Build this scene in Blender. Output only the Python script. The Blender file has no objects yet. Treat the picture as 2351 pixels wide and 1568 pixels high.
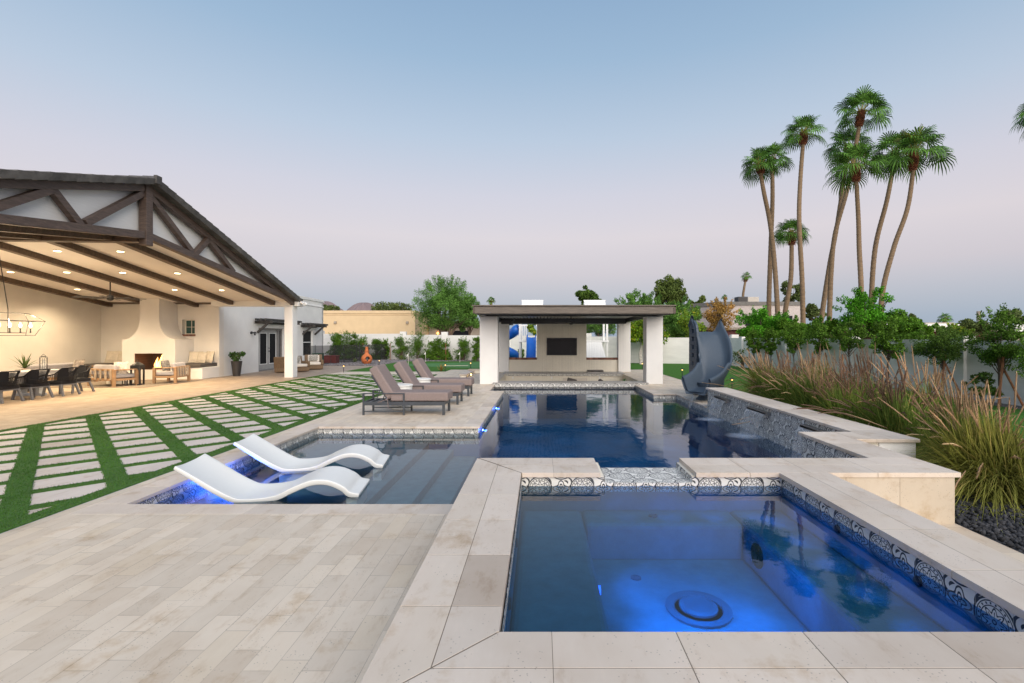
import bpy, math, random
import numpy as np
from mathutils import Vector, Matrix
random.seed(7); rng = np.random.default_rng(7)
R = math.radians
S = bpy.context.scene
COL = S.collection

# ---------------- camera ----------------
F = 1100.0; VX = 1240.0; VY = 775.0; H = 1.8     # focal length and vanishing point in a 2351 px wide frame, eye height
cam = bpy.data.cameras.new('camera'); camo = bpy.data.objects.new('camera', cam); COL.objects.link(camo)
camo.location = (0, 0, H); camo.rotation_euler = (R(90), 0, 0)
cam.sensor_width = 36; cam.lens = F/2351*36
cam.shift_x = -(VX-1175.5)/2351; cam.shift_y = -(784-VY)/2351
cam.clip_end = 12000; cam.clip_start = .05
S.camera = camo
S.view_settings.view_transform = 'Standard'; S.view_settings.look = 'None'
S.view_settings.exposure = 0.0; S.view_settings.gamma = 1
try:
    S.cycles.max_bounces = 8; S.cycles.transparent_max_bounces = 12; S.cycles.caustics_reflective = False
    S.cycles.sample_clamp_indirect = 4
except Exception: pass

def srgb(r, g, b, a=1):
    f = lambda c: (c/255/12.92) if c/255 <= .04045 else ((c/255+.055)/1.055)**2.4
    return (f(r), f(g), f(b), a)

# ---------------- dusk sky ----------------
SUN_EL, SUN_AZ = 9.0, 160.0      # afterglow behind the camera
W = bpy.data.worlds.new('World'); S.world = W; W.use_nodes = True
nt = W.node_tree; nt.nodes.clear()
out = nt.nodes.new('ShaderNodeOutputWorld'); bg = nt.nodes.new('ShaderNodeBackground'); bg2 = nt.nodes.new('ShaderNodeBackground')
sky = nt.nodes.new('ShaderNodeTexSky'); sky.sky_type = 'NISHITA'; sky.sun_disc = False
sky.sun_elevation = R(2.0); sky.sun_rotation = R(SUN_AZ); sky.dust_density = 2; sky.ozone_density = 2
tc = nt.nodes.new('ShaderNodeTexCoord'); sx = nt.nodes.new('ShaderNodeSeparateXYZ'); rp = nt.nodes.new('ShaderNodeValToRGB')
nt.links.new(tc.outputs['Generated'], sx.inputs[0]); nt.links.new(sx.outputs['Z'], rp.inputs[0])
stops = [(0.0, (160,174,192)), (.035, (163,178,196)), (.085, (185,188,201)), (.13, (204,197,205)), (.20, (217,208,213)),
         (.28, (207,205,216)), (.38, (184,198,216)), (.50, (155,181,207)), (.62, (134,164,196)), (1.0, (95,130,176))]
el = rp.color_ramp.elements
while len(el) > 1: el.remove(el[-1])
el[0].position = 0; el[0].color = srgb(*stops[0][1])
for p, c in stops[1:]:
    e = el.new(p); e.color = srgb(*c)
# glow of the set sun on the side behind the camera
nt.links.new(rp.outputs[0], bg.inputs[0]); bg.inputs[1].default_value = 1.0
nt.links.new(sky.outputs[0], bg2.inputs[0]); bg2.inputs[1].default_value = 0.05
ad = nt.nodes.new('ShaderNodeAddShader'); nt.links.new(bg.outputs[0], ad.inputs[0]); nt.links.new(bg2.outputs[0], ad.inputs[1])
nt.links.new(ad.outputs[0], out.inputs[0])
sl = bpy.data.lights.new('sun', 'SUN'); sl.energy = 4.3; sl.angle = R(70); sl.color = (1, .90, .80)
so = bpy.data.objects.new('sun', sl); COL.objects.link(so)
az = R(SUN_AZ); e_ = R(32)
dvec = Vector((math.sin(az)*math.cos(e_), math.cos(az)*math.cos(e_), math.sin(e_)))
so.rotation_euler = dvec.to_track_quat('Z', 'Y').to_euler(); so.location = (0, -20, 20)

# ---------------- pixel helpers ----------------
def ground(px, py, z=0.0):
    Y = F*(H-z)/(py-VY); return Vector(((px-VX)*Y/F, Y, z))
def atY(px, py, Y): return Vector(((px-VX)*Y/F, Y, H-(py-VY)*Y/F))

# ---------------- mesh builder ----------------
class MB:
    def __init__(s): s.v = []; s.f = []
    def add(s, vs, fs):
        n = len(s.v); s.v += [tuple(v) for v in vs]; s.f += [tuple(i+n for i in f) for f in fs]; return s
    def box(s, x0, x1, y0, y1, z0, z1):
        return s.add([(x0,y0,z0),(x1,y0,z0),(x1,y1,z0),(x0,y1,z0),(x0,y0,z1),(x1,y0,z1),(x1,y1,z1),(x0,y1,z1)],
                     [(0,3,2,1),(4,5,6,7),(0,1,5,4),(1,2,6,5),(2,3,7,6),(3,0,4,7)])
    def cbox(s, c, d, M=None):
        b = MB().box(-d[0]/2, d[0]/2, -d[1]/2, d[1]/2, -d[2]/2, d[2]/2)
        T = Matrix.Translation(c) @ (M if M is not None else Matrix())
        return s.add([T @ Vector(v) for v in b.v], b.f)
    def beam(s, p, q, w, h, up=(0,0,1)):
        p = Vector(p); q = Vector(q); d = (q-p).normalized(); side = d.cross(Vector(up))
        if side.length < 1e-4: side = Vector((1,0,0))
        side.normalize(); u = side.cross(d).normalized(); side *= w/2; u *= h/2
        vs = [p-side-u, p+side-u, p+side+u, p-side+u, q-side-u, q+side-u, q+side+u, q-side+u]
        return s.add(vs, [(0,1,2,3),(7,6,5,4),(0,4,5,1),(1,5,6,2),(2,6,7,3),(3,7,4,0)])
    def tube(s, pts, r, n=8, cap=True):
        pts = [Vector(p) for p in pts]; m = len(pts)
        rr = r if isinstance(r, (list, tuple)) else [r]*m
        base = len(s.v); ref = None
        for i, p in enumerate(pts):
            d = (pts[min(i+1,m-1)]-pts[max(i-1,0)]).normalized()
            if ref is None: ref = Vector((1,0,0)) if abs(d.x) < .9 else Vector((0,1,0))
            a = (ref - d*ref.dot(d)).normalized(); ref = a; b = d.cross(a)
            for k in range(n):
                t = 2*math.pi*k/n; s.v.append(tuple(p + (a*math.cos(t)+b*math.sin(t))*rr[i]))
        for i in range(m-1):
            for k in range(n):
                k2 = (k+1) % n; s.f.append((base+i*n+k, base+i*n+k2, base+(i+1)*n+k2, base+(i+1)*n+k))
        if cap:
            s.f.append(tuple(base+k for k in reversed(range(n)))); s.f.append(tuple(base+(m-1)*n+k for k in range(n)))
        return s
    def lathe(s, prof, c=(0,0,0), n=24, sx=1, sy=1):
        base = len(s.v); m = len(prof)
        for r, z in prof:
            for k in range(n):
                t = 2*math.pi*k/n; s.v.append((c[0]+r*sx*math.cos(t), c[1]+r*sy*math.sin(t), c[2]+z))
        for i in range(m-1):
            for k in range(n):
                k2 = (k+1) % n; s.f.append((base+i*n+k, base+i*n+k2, base+(i+1)*n+k2, base+(i+1)*n+k))
        s.f.append(tuple(base+k for k in reversed(range(n)))); s.f.append(tuple(base+(m-1)*n+k for k in range(n)))
        return s
    def extr(s, poly, vec):
        n = len(poly); a = [Vector(p) for p in poly]; v = Vector(vec)
        s.add(a+[p+v for p in a], [tuple(range(n))[::-1], tuple(range(n, 2*n))]+[(i, (i+1) % n, n+(i+1) % n, n+i) for i in range(n)])
        return s
    def quad(s, *p): return s.add(p, [tuple(range(len(p)))])
    def grid(s, fn, nu, nv, wrap=False):
        base = len(s.v)
        for i in range(nu+1):
            for j in range(nv+1): s.v.append(tuple(fn(i/nu, j/nv)))
        for i in range(nu):
            for j in range(nv):
                a = base+i*(nv+1)+j; s.f.append((a, a+nv+1, a+nv+2, a+1))
        return s
    def pillow(s, c, w, h, t, M=None, n=8, pw=.55):
        T = Matrix.Translation(c) @ (M if M is not None else Matrix())
        for sg in (1, -1):
            def fn(u, v):
                a = 2*u-1; b = 2*v-1; k = max(0, (1-a**4)*(1-b**4))**pw
                pin = 1-.07*(1-abs(b))*1.0*abs(a)**3; pin2 = 1-.07*(1-abs(a))*abs(b)**3
                return T @ Vector((a*w/2*pin, sg*t/2*k, b*h/2*pin2))
            s.grid(fn, n, n)
        return s
    def xf(s, M):
        s.v = [tuple(M @ Vector(v)) for v in s.v]; return s
    def build(s, name, mat, parent=None, bevel=0, smooth=False, origin=None, seg=2, weld=False):
        me = bpy.data.meshes.new(name)
        o3 = Vector(origin) if origin is not None else Vector((0,0,0))
        vs = [tuple(Vector(v)-o3) for v in s.v] if origin is not None else s.v
        me.from_pydata(vs, [], s.f); me.update()
        if mat: me.materials.append(mat)
        ob = bpy.data.objects.new(name, me); COL.objects.link(ob); ob.location = o3
        if parent: ob.parent = parent
        if weld:
            m = ob.modifiers.new('w', 'WELD'); m.merge_threshold = .0005
        if bevel:
            m = ob.modifiers.new('b', 'BEVEL'); m.width = bevel; m.segments = seg; m.limit_method = 'ANGLE'; m.angle_limit = R(40)
        if smooth: me.polygons.foreach_set('use_smooth', [True]*len(me.polygons))
        return ob

def npmesh(name, V, Fq, mat, parent=None, origin=None, smooth=False):
    """V (n,3), Fq (m,k) arrays with k = 3 or 4"""
    V = np.asarray(V, float); Fq = np.asarray(Fq, np.int64); k = Fq.shape[1]
    if origin is not None: V = V-np.array(origin)
    me = bpy.data.meshes.new(name)
    me.vertices.add(len(V)); me.vertices.foreach_set('co', V.ravel())
    me.loops.add(Fq.size); me.loops.foreach_set('vertex_index', Fq.ravel())
    me.polygons.add(len(Fq)); me.polygons.foreach_set('loop_start', np.arange(0, Fq.size, k))
    me.update(calc_edges=True); me.validate()
    if mat: me.materials.append(mat)
    ob = bpy.data.objects.new(name, me); COL.objects.link(ob)
    if origin is not None: ob.location = origin
    if parent: ob.parent = parent
    if smooth: me.polygons.foreach_set('use_smooth', [True]*len(me.polygons))
    return ob

def tag(o, label=None, cat=None, group=None, kind=None):
    if label: o['label'] = label
    if cat: o['category'] = cat
    if group: o['group'] = group
    if kind: o['kind'] = kind
    return o
def thing(name, label, cat, loc=(0,0,0), rz=0, group=None):
    o = bpy.data.objects.new(name, None); COL.objects.link(o); o.location = loc; o.rotation_euler = (0,0,rz)
    o.empty_display_size = .1
    return tag(o, label, cat, group)
def dup(root, loc, rz=None, label=None):
    def cp(o, par):
        c = o.copy(); COL.objects.link(c)
        if par: c.parent = par
        for ch in kids.get(o.name, []): cp(ch, c)
        return c
    kids = {}
    for o in list(COL.objects):
        if o.parent: kids.setdefault(o.parent.name, []).append(o)
    r = cp(root, None); r.location = loc
    if rz is not None: r.rotation_euler = (0,0,rz)
    if label: r['label'] = label
    return r

# ---------------- materials ----------------
def new(name):
    m = bpy.data.materials.new(name); m.use_nodes = True
    return m, m.node_tree, m.node_tree.nodes['Principled BSDF']
class E:
    """tiny expression wrapper round math nodes"""
    def __init__(s, nt, o): s.nt = nt; s.o = o
    def op(s, k, *a, clamp=False):
        n = s.nt.nodes.new('ShaderNodeMath'); n.operation = k; n.use_clamp = clamp
        for i, x in enumerate((s,)+a):
            if isinstance(x, E): s.nt.links.new(x.o, n.inputs[i])
            else: n.inputs[i].default_value = x
        return E(s.nt, n.outputs[0])
    def __add__(s, b): return s.op('ADD', b)
    def __sub__(s, b): return s.op('SUBTRACT', b)
    def __mul__(s, b): return s.op('MULTIPLY', b)
    def fr(s): return s.op('FRACT')
    def ab(s): return s.op('ABSOLUTE')
    def lt(s, b): return s.op('LESS_THAN', b)
    def gt(s, b): return s.op('GREATER_THAN', b)
    def mx(s, b): return s.op('MAXIMUM', b)
def N(nt, t, **kw):
    n = nt.nodes.new(t)
    for k, v in kw.items():
        if k.startswith('i_'): n.inputs[k[2:].replace('_', ' ')].default_value = v
        else: setattr(n, k, v)
    return n
def pos(nt, scale=None, rot=None):
    g = nt.nodes.new('ShaderNodeNewGeometry'); o = g.outputs['Position']
    if scale or rot:
        mp = nt.nodes.new('ShaderNodeMapping'); nt.links.new(o, mp.inputs[0]); o = mp.outputs[0]
        if scale: mp.inputs['Scale'].default_value = scale
        if rot: mp.inputs['Rotation'].default_value = rot
    return o
def noise(nt, vec, sc, det=4, rough=.55):
    n = N(nt, 'ShaderNodeTexNoise'); n.inputs['Scale'].default_value = sc; n.inputs['Detail'].default_value = det; n.inputs['Roughness'].default_value = rough
    nt.links.new(vec, n.inputs['Vector']); return n.outputs['Fac']
def ramp(nt, fac, st):
    r = nt.nodes.new('ShaderNodeValToRGB'); nt.links.new(fac, r.inputs[0]); e = r.color_ramp.elements
    while len(e) > 1: e.remove(e[-1])
    e[0].position = st[0][0]; e[0].color = st[0][1]
    for p, c in st[1:]: x = e.new(p); x.color = c
    return r.outputs[0]
def mix(nt, fac, a, b, mode='MIX'):
    n = nt.nodes.new('ShaderNodeMix'); n.data_type = 'RGBA'; n.blend_type = mode
    for i, x in ((0, fac), (6, a), (7, b)):
        if hasattr(x, 'links') or isinstance(x, bpy.types.NodeSocket): nt.links.new(x, n.inputs[i])
        else: n.inputs[i].default_value = x
    return n.outputs[2]
def bump(nt, bs, h, st=.3, d=.01):
    b = nt.nodes.new('ShaderNodeBump'); b.inputs['Strength'].default_value = st; b.inputs['Distance'].default_value = d
    nt.links.new(h, b.inputs['Height']); nt.links.new(b.outputs[0], bs.inputs['Normal'])
def c4(c): return (c[0], c[1], c[2], 1)
def mat(name, col, rough=.6, var=.12, sc=6, metal=0, bmp=0, bsc=40, island=0, emit=None, es=0, stretch=None, spec=None):
    m, nt, bs = new(name)
    p = pos(nt, stretch)
    d = c4([max(0, x*(1-var)) for x in col]); l = c4([x*(1+var) for x in col])
    c = ramp(nt, noise(nt, p, sc, 5), [(.3, d), (.7, l)])
    if island:
        g = nt.nodes.new('ShaderNodeNewGeometry')
        k = ramp(nt, g.outputs['Random Per Island'], [(0, c4([1-island]*3)), (1, c4([1+island]*3))])
        c = mix(nt, 1.0, c, k, 'MULTIPLY')
    nt.links.new(c, bs.inputs['Base Color']); bs.inputs['Roughness'].default_value = rough; bs.inputs['Metallic'].default_value = metal
    if spec is not None: bs.inputs['Specular IOR Level'].default_value = spec
    if bmp: bump(nt, bs, noise(nt, p, bsc, 4), bmp)
    if emit: bs.inputs['Emission Color'].default_value = c4(emit); bs.inputs['Emission Strength'].default_value = es
    return m
def emis(name, col, st):
    m, nt, bs = new(name); bs.inputs['Base Color'].default_value = c4(col)
    bs.inputs['Emission Color'].default_value = c4(col); bs.inputs['Emission Strength'].default_value = st
    return m

def stone(name, base, w, h, swap, mortar=.0035, mcol=(.25,.20,.155), island=False, rough=.55, off=.5, varc=.09, pits=1):
    """travertine: paving joints from a brick pattern laid in world metres, or one slab per mesh island"""
    m, nt, bs = new(name); P = pos(nt)
    c1 = c4([x*(1-varc) for x in base]); c2 = c4([x*(1+varc*.7) for x in base])
    if island:
        g = nt.nodes.new('ShaderNodeNewGeometry')
        col = ramp(nt, g.outputs['Random Per Island'], [(0, c4([base[0]*.74, base[1]*.71, base[2]*.68])), (.14, c1), (.75, c2), (1, c4([base[0]*.94, base[1]*.93, base[2]*.90]))])
        fac = None
    else:
        s = nt.nodes.new('ShaderNodeSeparateXYZ'); nt.links.new(P, s.inputs[0]); cb = nt.nodes.new('ShaderNodeCombineXYZ')
        nt.links.new(s.outputs['Y' if swap else 'X'], cb.inputs[0]); nt.links.new(s.outputs['X' if swap else 'Y'], cb.inputs[1])
        br = N(nt, 'ShaderNodeTexBrick'); nt.links.new(cb.outputs[0], br.inputs['Vector']); br.offset = off; br.offset_frequency = 2; br.squash = 1.55; br.squash_frequency = 3
        for k, v in (('Scale', 1), ('Mortar Size', mortar/2), ('Mortar Smooth', .1), ('Bias', 0), ('Brick Width', w), ('Row Height', h)): br.inputs[k].default_value = v
        br.inputs['Color1'].default_value = (0,0,0,1); br.inputs['Color2'].default_value = (1,1,1,1); br.inputs['Mortar'].default_value = (.5,.5,.5,1)
        fac = br.outputs['Fac']
        col = ramp(nt, br.outputs['Color'], [(0, c4([base[0]*.88, base[1]*.85, base[2]*.82])), (.08, c4([base[0]*.93, base[1]*.915, base[2]*.90])), (.3, c1), (.8, c2), (1, c4([base[0]*.97, base[1]*.95, base[2]*.90]))])
        jn = ramp(nt, noise(nt, P, 1.7, 3), [(.38, (.25,.25,.25,1)), (.62, (1,1,1,1))])
        jf = E(nt, fac)*E(nt, jn)
        col = mix(nt, jf.o, col, c4(mcol))
    big = noise(nt, P, 1.1, 4); col = mix(nt, 1.0, col, ramp(nt, big, [(.3, (.90,.87,.84,1)), (.5, (1,1,1,1)), (.72, (1.06,1.05,1.05,1))]), 'MULTIPLY')
    ms = nt.nodes.new('ShaderNodeMapping'); ms.inputs['Scale'].default_value = (1, .35, 1); nt.links.new(P, ms.inputs[0])
    vein = noise(nt, ms.outputs[0], 9, 8, .7); col = mix(nt, 1.0, col, ramp(nt, vein, [(.30, (.80,.74,.67,1)), (.45, (.98,.97,.96,1)), (.6, (1,1,1,1)), (.75, (1.05,1.04,1.03,1))]), 'MULTIPLY')
    st = noise(nt, P, 2.6, 7, .68); col = mix(nt, 1.0, col, ramp(nt, st, [(.56, (1,1,1,1)), (.66, (.87,.81,.73,1)), (.76, (.70,.62,.52,1))]), 'MULTIPLY')
    if pits:
        vo = N(nt, 'ShaderNodeTexVoronoi'); vo.inputs['Scale'].default_value = 46; nt.links.new(P, vo.inputs['Vector'])
        gate = noise(nt, P, 4, 4)
        pe = E(nt, vo.outputs['Distance']).lt(.16); ge = E(nt, gate).gt(.52); pit = (pe*ge*.62)
        col = mix(nt, pit.o, col, c4([x*.42 for x in base]))
    nt.links.new(col, bs.inputs['Base Color']); bs.inputs['Roughness'].default_value = rough
    hgt = E(nt, vein)*.35
    if fac: hgt = hgt - E(nt, fac)*1.0
    bump(nt, bs, hgt.o, .35, .006)
    return m

def tile_mat(name, T=.41):
    """black and white ornamental cement tile, drawn with circles and petals"""
    m, nt, bs = new(name)
    g = nt.nodes.new('ShaderNodeNewGeometry'); P = nt.nodes.new('ShaderNodeSeparateXYZ'); NN = nt.nodes.new('ShaderNodeSeparateXYZ')
    nt.links.new(g.outputs['Position'], P.inputs[0]); nt.links.new(g.outputs['True Normal'], NN.inputs[0])
    X, Y, Z = (E(nt, P.outputs[i]) for i in range(3)); nx, ny, nz = (E(nt, NN.outputs[i]).ab().gt(.5) for i in range(3))
    u = X*ny + Y*nx + X*nz; v = Z*nx + Z*ny + Y*nz
    wob = E(nt, noise(nt, g.outputs['Position'], 30, 2))*.012
    a = (u+v)*(1/T) + wob + .67; b = (u-v)*(1/T) + wob + .33
    def centre(p, q):
        p = p.fr()-.5; q = q.fr()-.5
        r = (p*p+q*q).op('SQRT'); th = q.op('ARCTAN2', p); return p, q, r, th
    def band(x, w): return x.ab().lt(w)
    p, q, r, t = centre(a, b)
    ink = band(r-.395, .019).mx(band(r-.345, .010)).mx(band(r-.262, .010))
    ink = ink.mx(band(r-.303, .019)*((t*20).op('SINE').gt(.45)))
    pet = (t*8).op('COSINE')*.045 + .185
    ink = ink.mx(band(r-pet, .018)); ink = ink.mx(band(r-.035, .012))
    ink = ink.mx((t*8).op('SINE').ab().lt(.45)*(t*8).op('COSINE').gt(0)*band(r-.125, .045))
    p2, q2, r2, t2 = centre(a+.5, b+.5)
    far = r.gt(.410)
    q4 = (t2*4).op('COSINE')
    ink2 = band(r2-(q4*-.055+.205), .021).mx(band(r2-(q4*-.045+.10), .024)).mx(band(r2-.022, .010))
    p3, q3, r3, t3 = centre(a*2+.0, b*2+.5)
    sw = (t3 + r3*19).op('SINE').gt(.15)*r3.lt(.44)*r2.gt(.275)
    ink = ink.mx((ink2.mx(sw))*far)
    c = mix(nt, ink.o, (.76, .75, .70, 1), (.030, .034, .040, 1))
    gr = band((u*(2/T)+.5).fr(), .014).mx(band((v*(2/T)+.34).fr(), .014))
    c = mix(nt, (gr*.6).o, c, (.45, .42, .36, 1))
    c = mix(nt, 1.0, c, ramp(nt, noise(nt, g.outputs['Position'], 4, 3), [(.3, (.9,.9,.9,1)), (.7, (1.05,1.05,1.05,1))]), 'MULTIPLY')
    nt.links.new(c, bs.inputs['Base Color']); bs.inputs['Roughness'].default_value = .3
    return m

def water_mat(name, tint, rough, amp, sc, ior=1.33, streak=(1,1,1)):
    m, nt, bs = new(name); nt.nodes.remove(bs)
    o = nt.nodes['Material Output']; tr = N(nt, 'ShaderNodeBsdfTransparent'); tr.inputs[0].default_value = c4(tint)
    gl = N(nt, 'ShaderNodeBsdfGlossy'); gl.inputs['Roughness'].default_value = rough; gl.inputs[0].default_value = (.95,.97,1,1)
    fr = N(nt, 'ShaderNodeFresnel'); fr.inputs['IOR'].default_value = ior
    b = N(nt, 'ShaderNodeBump'); b.inputs['Strength'].default_value = amp; b.inputs['Distance'].default_value = .02
    h1 = E(nt, noise(nt, pos(nt, streak), sc, 3)); nt.links.new(h1.o, b.inputs['Height'])
    nt.links.new(b.outputs[0], gl.inputs['Normal'])
    mx = N(nt, 'ShaderNodeMixShader'); nt.links.new(fr.outputs[0], mx.inputs[0])
    nt.links.new(tr.outputs[0], mx.inputs[1]); nt.links.new(gl.outputs[0], mx.inputs[2]); nt.links.new(mx.outputs[0], o.inputs[0])
    return m

def leaf_mat(name, col, var=.35, rough=.55, yellow=None, trans=.25):
    m, nt, bs = new(name)
    g = nt.nodes.new('ShaderNodeNewGeometry')
    st = [(0, c4([x*(1-var) for x in col])), (.8, c4([x*(1+var) for x in col]))]
    st.append((1, c4(yellow if yellow else [x*(1+var*1.4) for x in col])))
    c = ramp(nt, g.outputs['Random Per Island'], st)
    c = mix(nt, 1.0, c, ramp(nt, noise(nt, g.outputs['Position'], .9, 3), [(.33, (.62,.66,.62,1)), (.66, (1.32,1.28,1.15,1))]), 'MULTIPLY')
    nt.links.new(c, bs.inputs['Base Color']); bs.inputs['Roughness'].default_value = rough
    bs.inputs['Specular IOR Level'].default_value = .12
    if trans:
        tl = N(nt, 'ShaderNodeBsdfTranslucent'); nt.links.new(c, tl.inputs[0]); mx = N(nt, 'ShaderNodeMixShader'); mx.inputs[0].default_value = trans
        o = nt.nodes['Material Output']; nt.links.new(bs.outputs[0], mx.inputs[1]); nt.links.new(tl.outputs[0], mx.inputs[2]); nt.links.new(mx.outputs[0], o.inputs[0])
    return m

def wood_mat(name, col, st, rough=.55):
    m, nt, bs = new(name); p = pos(nt, st)
    n1 = noise(nt, p, 4, 6, .65)
    c = ramp(nt, n1, [(.3, c4([x*.6 for x in col])), (.5, c4(col)), (.68, c4([x*1.5 for x in col]))])
    nt.links.new(c, bs.inputs['Base Color']); bs.inputs['Roughness'].default_value = rough; bump(nt, bs, n1, .3, .005); return m

TRAV = (.66, .575, .465)
M = {}
M['deck'] = stone('travertine_paving', TRAV, .345, .161, True)
M['patio'] = stone('travertine_patio', (.36,.285,.215), .30, .20, True, mortar=.012, mcol=(.15,.11,.08), varc=.13)
M['coping'] = stone('travertine_coping', (.64,.56,.475), .5, .2, False, island=True)
M['slab'] = stone('travertine_cladding', (.54,.47,.375), .5, .2, False, island=True, varc=.12)
M['paver'] = stone('concrete_paver', (.62,.56,.51), .5, .2, False, island=True, varc=.04, pits=0)
M['tile'] = tile_mat('ornamental_tile')
M['stucco'] = mat('white_stucco', (.76,.755,.735), .85, .05, 1.2, bmp=.5, bsc=45)
M['cream'] = mat('cream_stucco', (.74,.70,.60), .85, .04, 2, bmp=.3, bsc=60)
M['tan'] = mat('tan_stucco', (.66,.50,.30), .85, .05, 1.5, bmp=.3, bsc=50)
M['wall'] = mat('garden_wall_paint', (.72,.71,.68), .85, .08, .9, bmp=.6, bsc=9, stretch=(1,1,4))
M['wood'] = wood_mat('dark_timber', (.085,.058,.045), (1,1,6))
M['woodb'] = wood_mat('brown_beam', (.085,.055,.038), (3,3,3))
M['fascia'] = wood_mat('weathered_fascia', (.125,.103,.082), (.7,2,14))
M['black'] = mat('black_metal', (.018,.018,.02), .4, .2, 5)
M['char'] = mat('charcoal_metal', (.045,.052,.06), .45, .15, 5)
M['roof'] = mat('roof_tile', (.085,.080,.074), .75, .35, 5, bmp=.5, bsc=25, island=.35)
M['boards'] = mat('white_boards', (.75,.75,.73), .7, .04, 3, stretch=(1,1,12), bmp=.3, bsc=3)
M['ceil'] = mat('ceiling_paint', (.74,.70,.66), .8, .03, 2)
M['plaster'] = mat('pool_plaster', (.13,.215,.235), .7, .14, 7, bmp=.2, bsc=60)
M['deep'] = mat('deep_plaster', (.004,.14,.34), .8, .25, 1.2)
M['water'] = water_mat('pool_water', (.80,.90,.95), .05, .28, 2.6, streak=(1,.55,1))
M['spaw'] = water_mat('spa_water', (.30,.68,.90), .010, .05, 4, ior=1.36)
M['ledgew'] = water_mat('ledge_water', (.72,.90,.97), .015, .08, 3, ior=1.36)
M['turf'] = mat('turf_base', (.05,.13,.018), .9, .35, 30, bmp=.8, bsc=160)
M['lawn'] = mat('lawn_turf', (.055,.15,.025), .95, .25, 9, bmp=.6, bsc=120, spec=.1)
M['green'] = mat('putting_green', (.085,.20,.075), .95, .12, 3, spec=.1)
M['blade'] = leaf_mat('turf_blades', (.055,.15,.02), .4, yellow=(.13,.20,.04))
M['gravel'] = mat('grey_gravel', (.10,.095,.095), .95, .6, 22, bmp=1, bsc=50)
M['lava'] = mat('lava_rock', (.036,.037,.042), .9, .35, 25, bmp=.8, bsc=70, island=.6)
M['ground'] = mat('desert_ground', (.24,.20,.16), .95, .3, .3)
M['fabric'] = mat('taupe_fabric', (.235,.185,.172), .9, .28, 60, bmp=.4, bsc=180, stretch=(1,1,3))
M['resin'] = mat('white_resin', (.74,.745,.715), .35, .02, 2)
M['white'] = mat('white_paint', (.78,.78,.77), .5, .03, 3)
M['glass'] = mat('dark_glass', (.010,.011,.014), .45, .1, 2, spec=.12)
M['tvs'] = mat('television_screen', (.006,.005,.009), .35, .1, 2, spec=.15)
M['blueplastic'] = mat('blue_plastic', (.012,.13,.55), .35, .05, 2)
M['slide'] = mat('slate_blue_plastic', (.048,.070,.098), .55, .22, 70, bmp=.15, bsc=150)
M['terra'] = mat('terracotta', (.50,.145,.045), .7, .25, 9, bmp=.2, bsc=30)
M['brick'] = mat('brick', (.22,.105,.075), .85, .3, 5, island=.45)
M['wicker'] = mat('wicker', (.16,.105,.06), .8, .45, 45, bmp=1, bsc=90)
M['cush'] = mat('cream_cushion', (.62,.57,.50), .9, .06, 5)
M['pill'] = mat('pillow_fabric', (.55,.49,.40), .9, .10, 12)
M['greycush'] = mat('grey_cushion', (.36,.35,.37), .9, .08, 8)
M['darkcush'] = mat('dark_bench_cushion', (.085,.075,.068), .95, .25, 50)
M['teak'] = mat('teak', (.34,.21,.115), .6, .25, 5, stretch=(1,1,6))
M['greywood'] = mat('grey_wood', (.13,.135,.15), .6, .25, 6, stretch=(6,1,6))
M['rope'] = mat('black_rope', (.006,.007,.011), .8, .3, 60)
M['granite'] = mat('granite', (.33,.32,.31), .35, .35, 60)
M['bark'] = mat('bark', (.13,.09,.065), .9, .35, 12, bmp=.8, bsc=30)
M['palmbark'] = mat('palm_bark', (.21,.145,.085), .9, .35, 7, bmp=.9, bsc=12, stretch=(.3,.3,4))
M['boots'] = mat('palm_boots', (.22,.075,.035), .85, .5, 6, island=.4)
M['stake'] = mat('wood_stake', (.30,.13,.06), .8, .2, 8)
M['gold'] = mat('tan_shade', (.35,.30,.24), .8)
M['asph'] = mat('rug_weave', (.20,.165,.13), .95, .35, 30)
M['cblack'] = mat('planter_black', (.03,.028,.03), .5, .1, 5)
M['rock'] = mat('mountain_rock', (.19,.145,.150), .95, .2, .006, bmp=0)  # mauve base colour carries the slight distance haze
M['maroon'] = mat('maroon_paint', (.16,.06,.055), .8)
M['steel'] = mat('steel', (.35,.34,.33), .3, .1, 5, metal=.9)
def sheet_mat():
    m, nt, bs = new('falling_water'); nt.nodes.remove(bs); o = nt.nodes['Material Output']
    tr = N(nt, 'ShaderNodeBsdfTransparent'); df = N(nt, 'ShaderNodeBsdfPrincipled'); df.inputs['Base Color'].default_value = (.62,.64,.66,1); df.inputs['Roughness'].default_value = .15
    s = noise(nt, pos(nt, (1, 1, .3)), 22, 4); s2 = noise(nt, pos(nt, (.35, .35, 3)), 9, 3)
    f = (E(nt, s)*.5+E(nt, s2)*.9).op('SUBTRACT', .44, clamp=True)
    mx = N(nt, 'ShaderNodeMixShader'); nt.links.new(f.o, mx.inputs[0]); nt.links.new(tr.outputs[0], mx.inputs[1]); nt.links.new(df.outputs[0], mx.inputs[2]); nt.links.new(mx.outputs[0], o.inputs[0])
    return m
M['sheet'] = sheet_mat()
def thin(name, col, alpha, rough=.5):
    m, nt, bs = new(name); bs.inputs['Base Color'].default_value = c4(col); bs.inputs['Alpha'].default_value = alpha; bs.inputs['Roughness'].default_value = rough; return m
M['mesh'] = thin('black_mesh', (.02,.02,.022), .62, .9)
M['clear'] = thin('clear_glass', (.7,.75,.75), .18, .05)
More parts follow.
